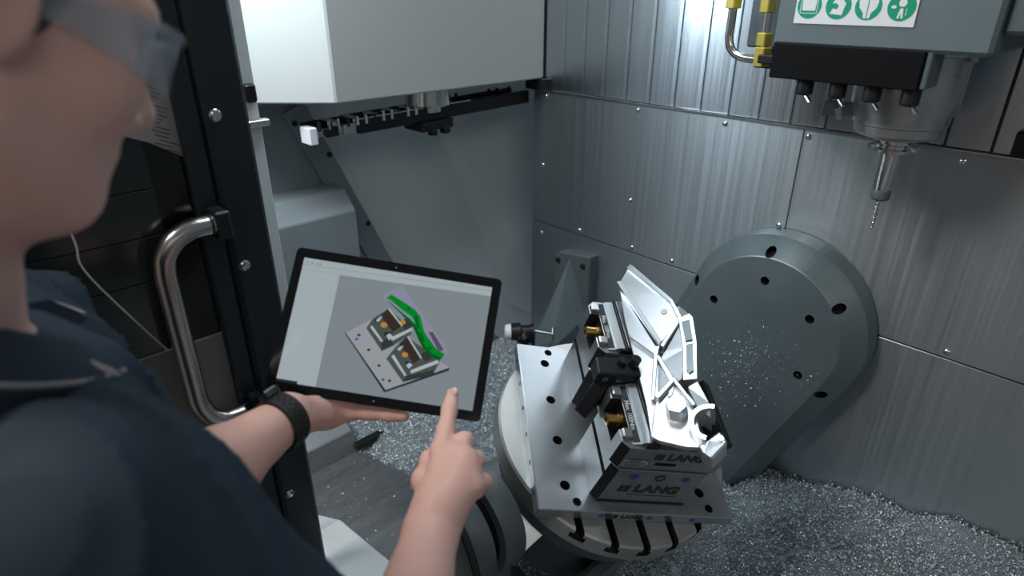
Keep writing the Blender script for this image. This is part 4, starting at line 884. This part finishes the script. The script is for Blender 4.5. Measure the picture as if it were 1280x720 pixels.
# safety glasses
gl = root('safety_glasses', 'clear plastic safety glasses worn on the face', 'glasses', HC)
def G(x, y, z): return Hr*x+Hf*y+Hu*z
b = NB(); vs = []; nx_, nz_ = 24, 6
for j in range(nz_+1):
    for i in range(nx_+1):
        a = math.radians(-78+156*i/nx_); zz = -.023+.046*j/nz_; dip = -.010*max(0, 1-abs(a)/.35)*0
        zz2 = zz*(1-.25*abs(a)/1.3) + .008
        if j < 2: zz2 += .016*max(0, 1-abs(a)/.30)
        vs.append(G(.073*math.sin(a), .050+.068*math.cos(a), zz2))
fs = [(j*(nx_+1)+i, j*(nx_+1)+i+1, (j+1)*(nx_+1)+i+1, (j+1)*(nx_+1)+i) for j in range(nz_) for i in range(nx_)]
put(b, vs, fs); lens = obj('lens', b, 'lens', gl, smooth=True); md = lens.modifiers.new('s', 'SOLIDIFY'); md.thickness = .0022
for s in (-1, 1):
    b = NB(); prism(b, [(.066, -.010), (.066, .026), (.02, .020), (-.03, .012), (-.045, -.002), (-.03, .0), (.02, .0)], G(s*.0765, 0, 0), G(0, 1, 0), G(0, 0, 1), G(s, 0, 0), .0022); obj('temple', b, 'lens', gl, .0005)
b = NB(); tube(b, [G(.074*math.sin(a), .051+.069*math.cos(a), .008+.023*(1-.25*abs(a)/1.3)) for a in [math.radians(-78+156*i/24) for i in range(25)]], .0022, 8); obj('brow_bar', b, 'lens', gl)

# watch on the left wrist
wd = (V(LWR)-V(LEL)).normalized(); wc = V(LWR)-wd*.012
wx = (cu-wd*cu.dot(wd)).normalized(); wy = wd.cross(wx)
wt = root('wrist_watch', 'black rubber sports watch with perforated strap on the wrist', 'watch', wc)
b = NB(); vs = []; n_ = 40; R_ = .0335
for (t, r_) in ((-.0135, R_), (-.0125, R_+.003), (.0125, R_+.003), (.0135, R_), (.0135, R_-.004), (-.0135, R_-.004)):
    for i in range(n_): a = 2*PI*i/n_; vs.append(wd*t+wx*r_*math.cos(a)+wy*r_*math.sin(a))
put(b, vs, [(k*n_+i, k*n_+(i+1) % n_, ((k+1) % 6)*n_+(i+1) % n_, ((k+1) % 6)*n_+i) for k in range(6) for i in range(n_)]); strap = obj('strap', b, 'watch', wt, smooth=True)
cd = (-fw-wd*(-fw).dot(wd)).normalized(); side = wd.cross(cd)
hb = NB(); cyl(hb, (0, 0, 0), (0, 0, .0012), .0026, .0026, 10); hole0 = None
for r_, a in [(r_, a) for a in range(-60, 70, 14) for r_ in (-.006, 0, .006)]:
    aa = math.radians(a+(7 if r_ == 0 else 0)); nd = cd*math.cos(aa)+side*math.sin(aa); mx = mtx_from(nd*(R_+.0022)+wd*r_, wd, nd.cross(wd), nd)
    if hole0 is None: hole0 = obj('strap_hole', hb, 'hole', strap); hole0.matrix_local = mx
    else: inst('strap_hole', hole0, strap, mx)
nd = (wx*.9+cd*-.45).normalized(); b = NB(); mx = mtx_from(nd*(R_+.002), wd, nd.cross(wd), nd)
prism(b, rrect(-.017, .017, -.020, .020, .008), (0, 0, -.004), (1,0,0), (0,1,0), (0,0,1), .011, mx); obj('watch_case', b, 'tabblack', wt, .002)
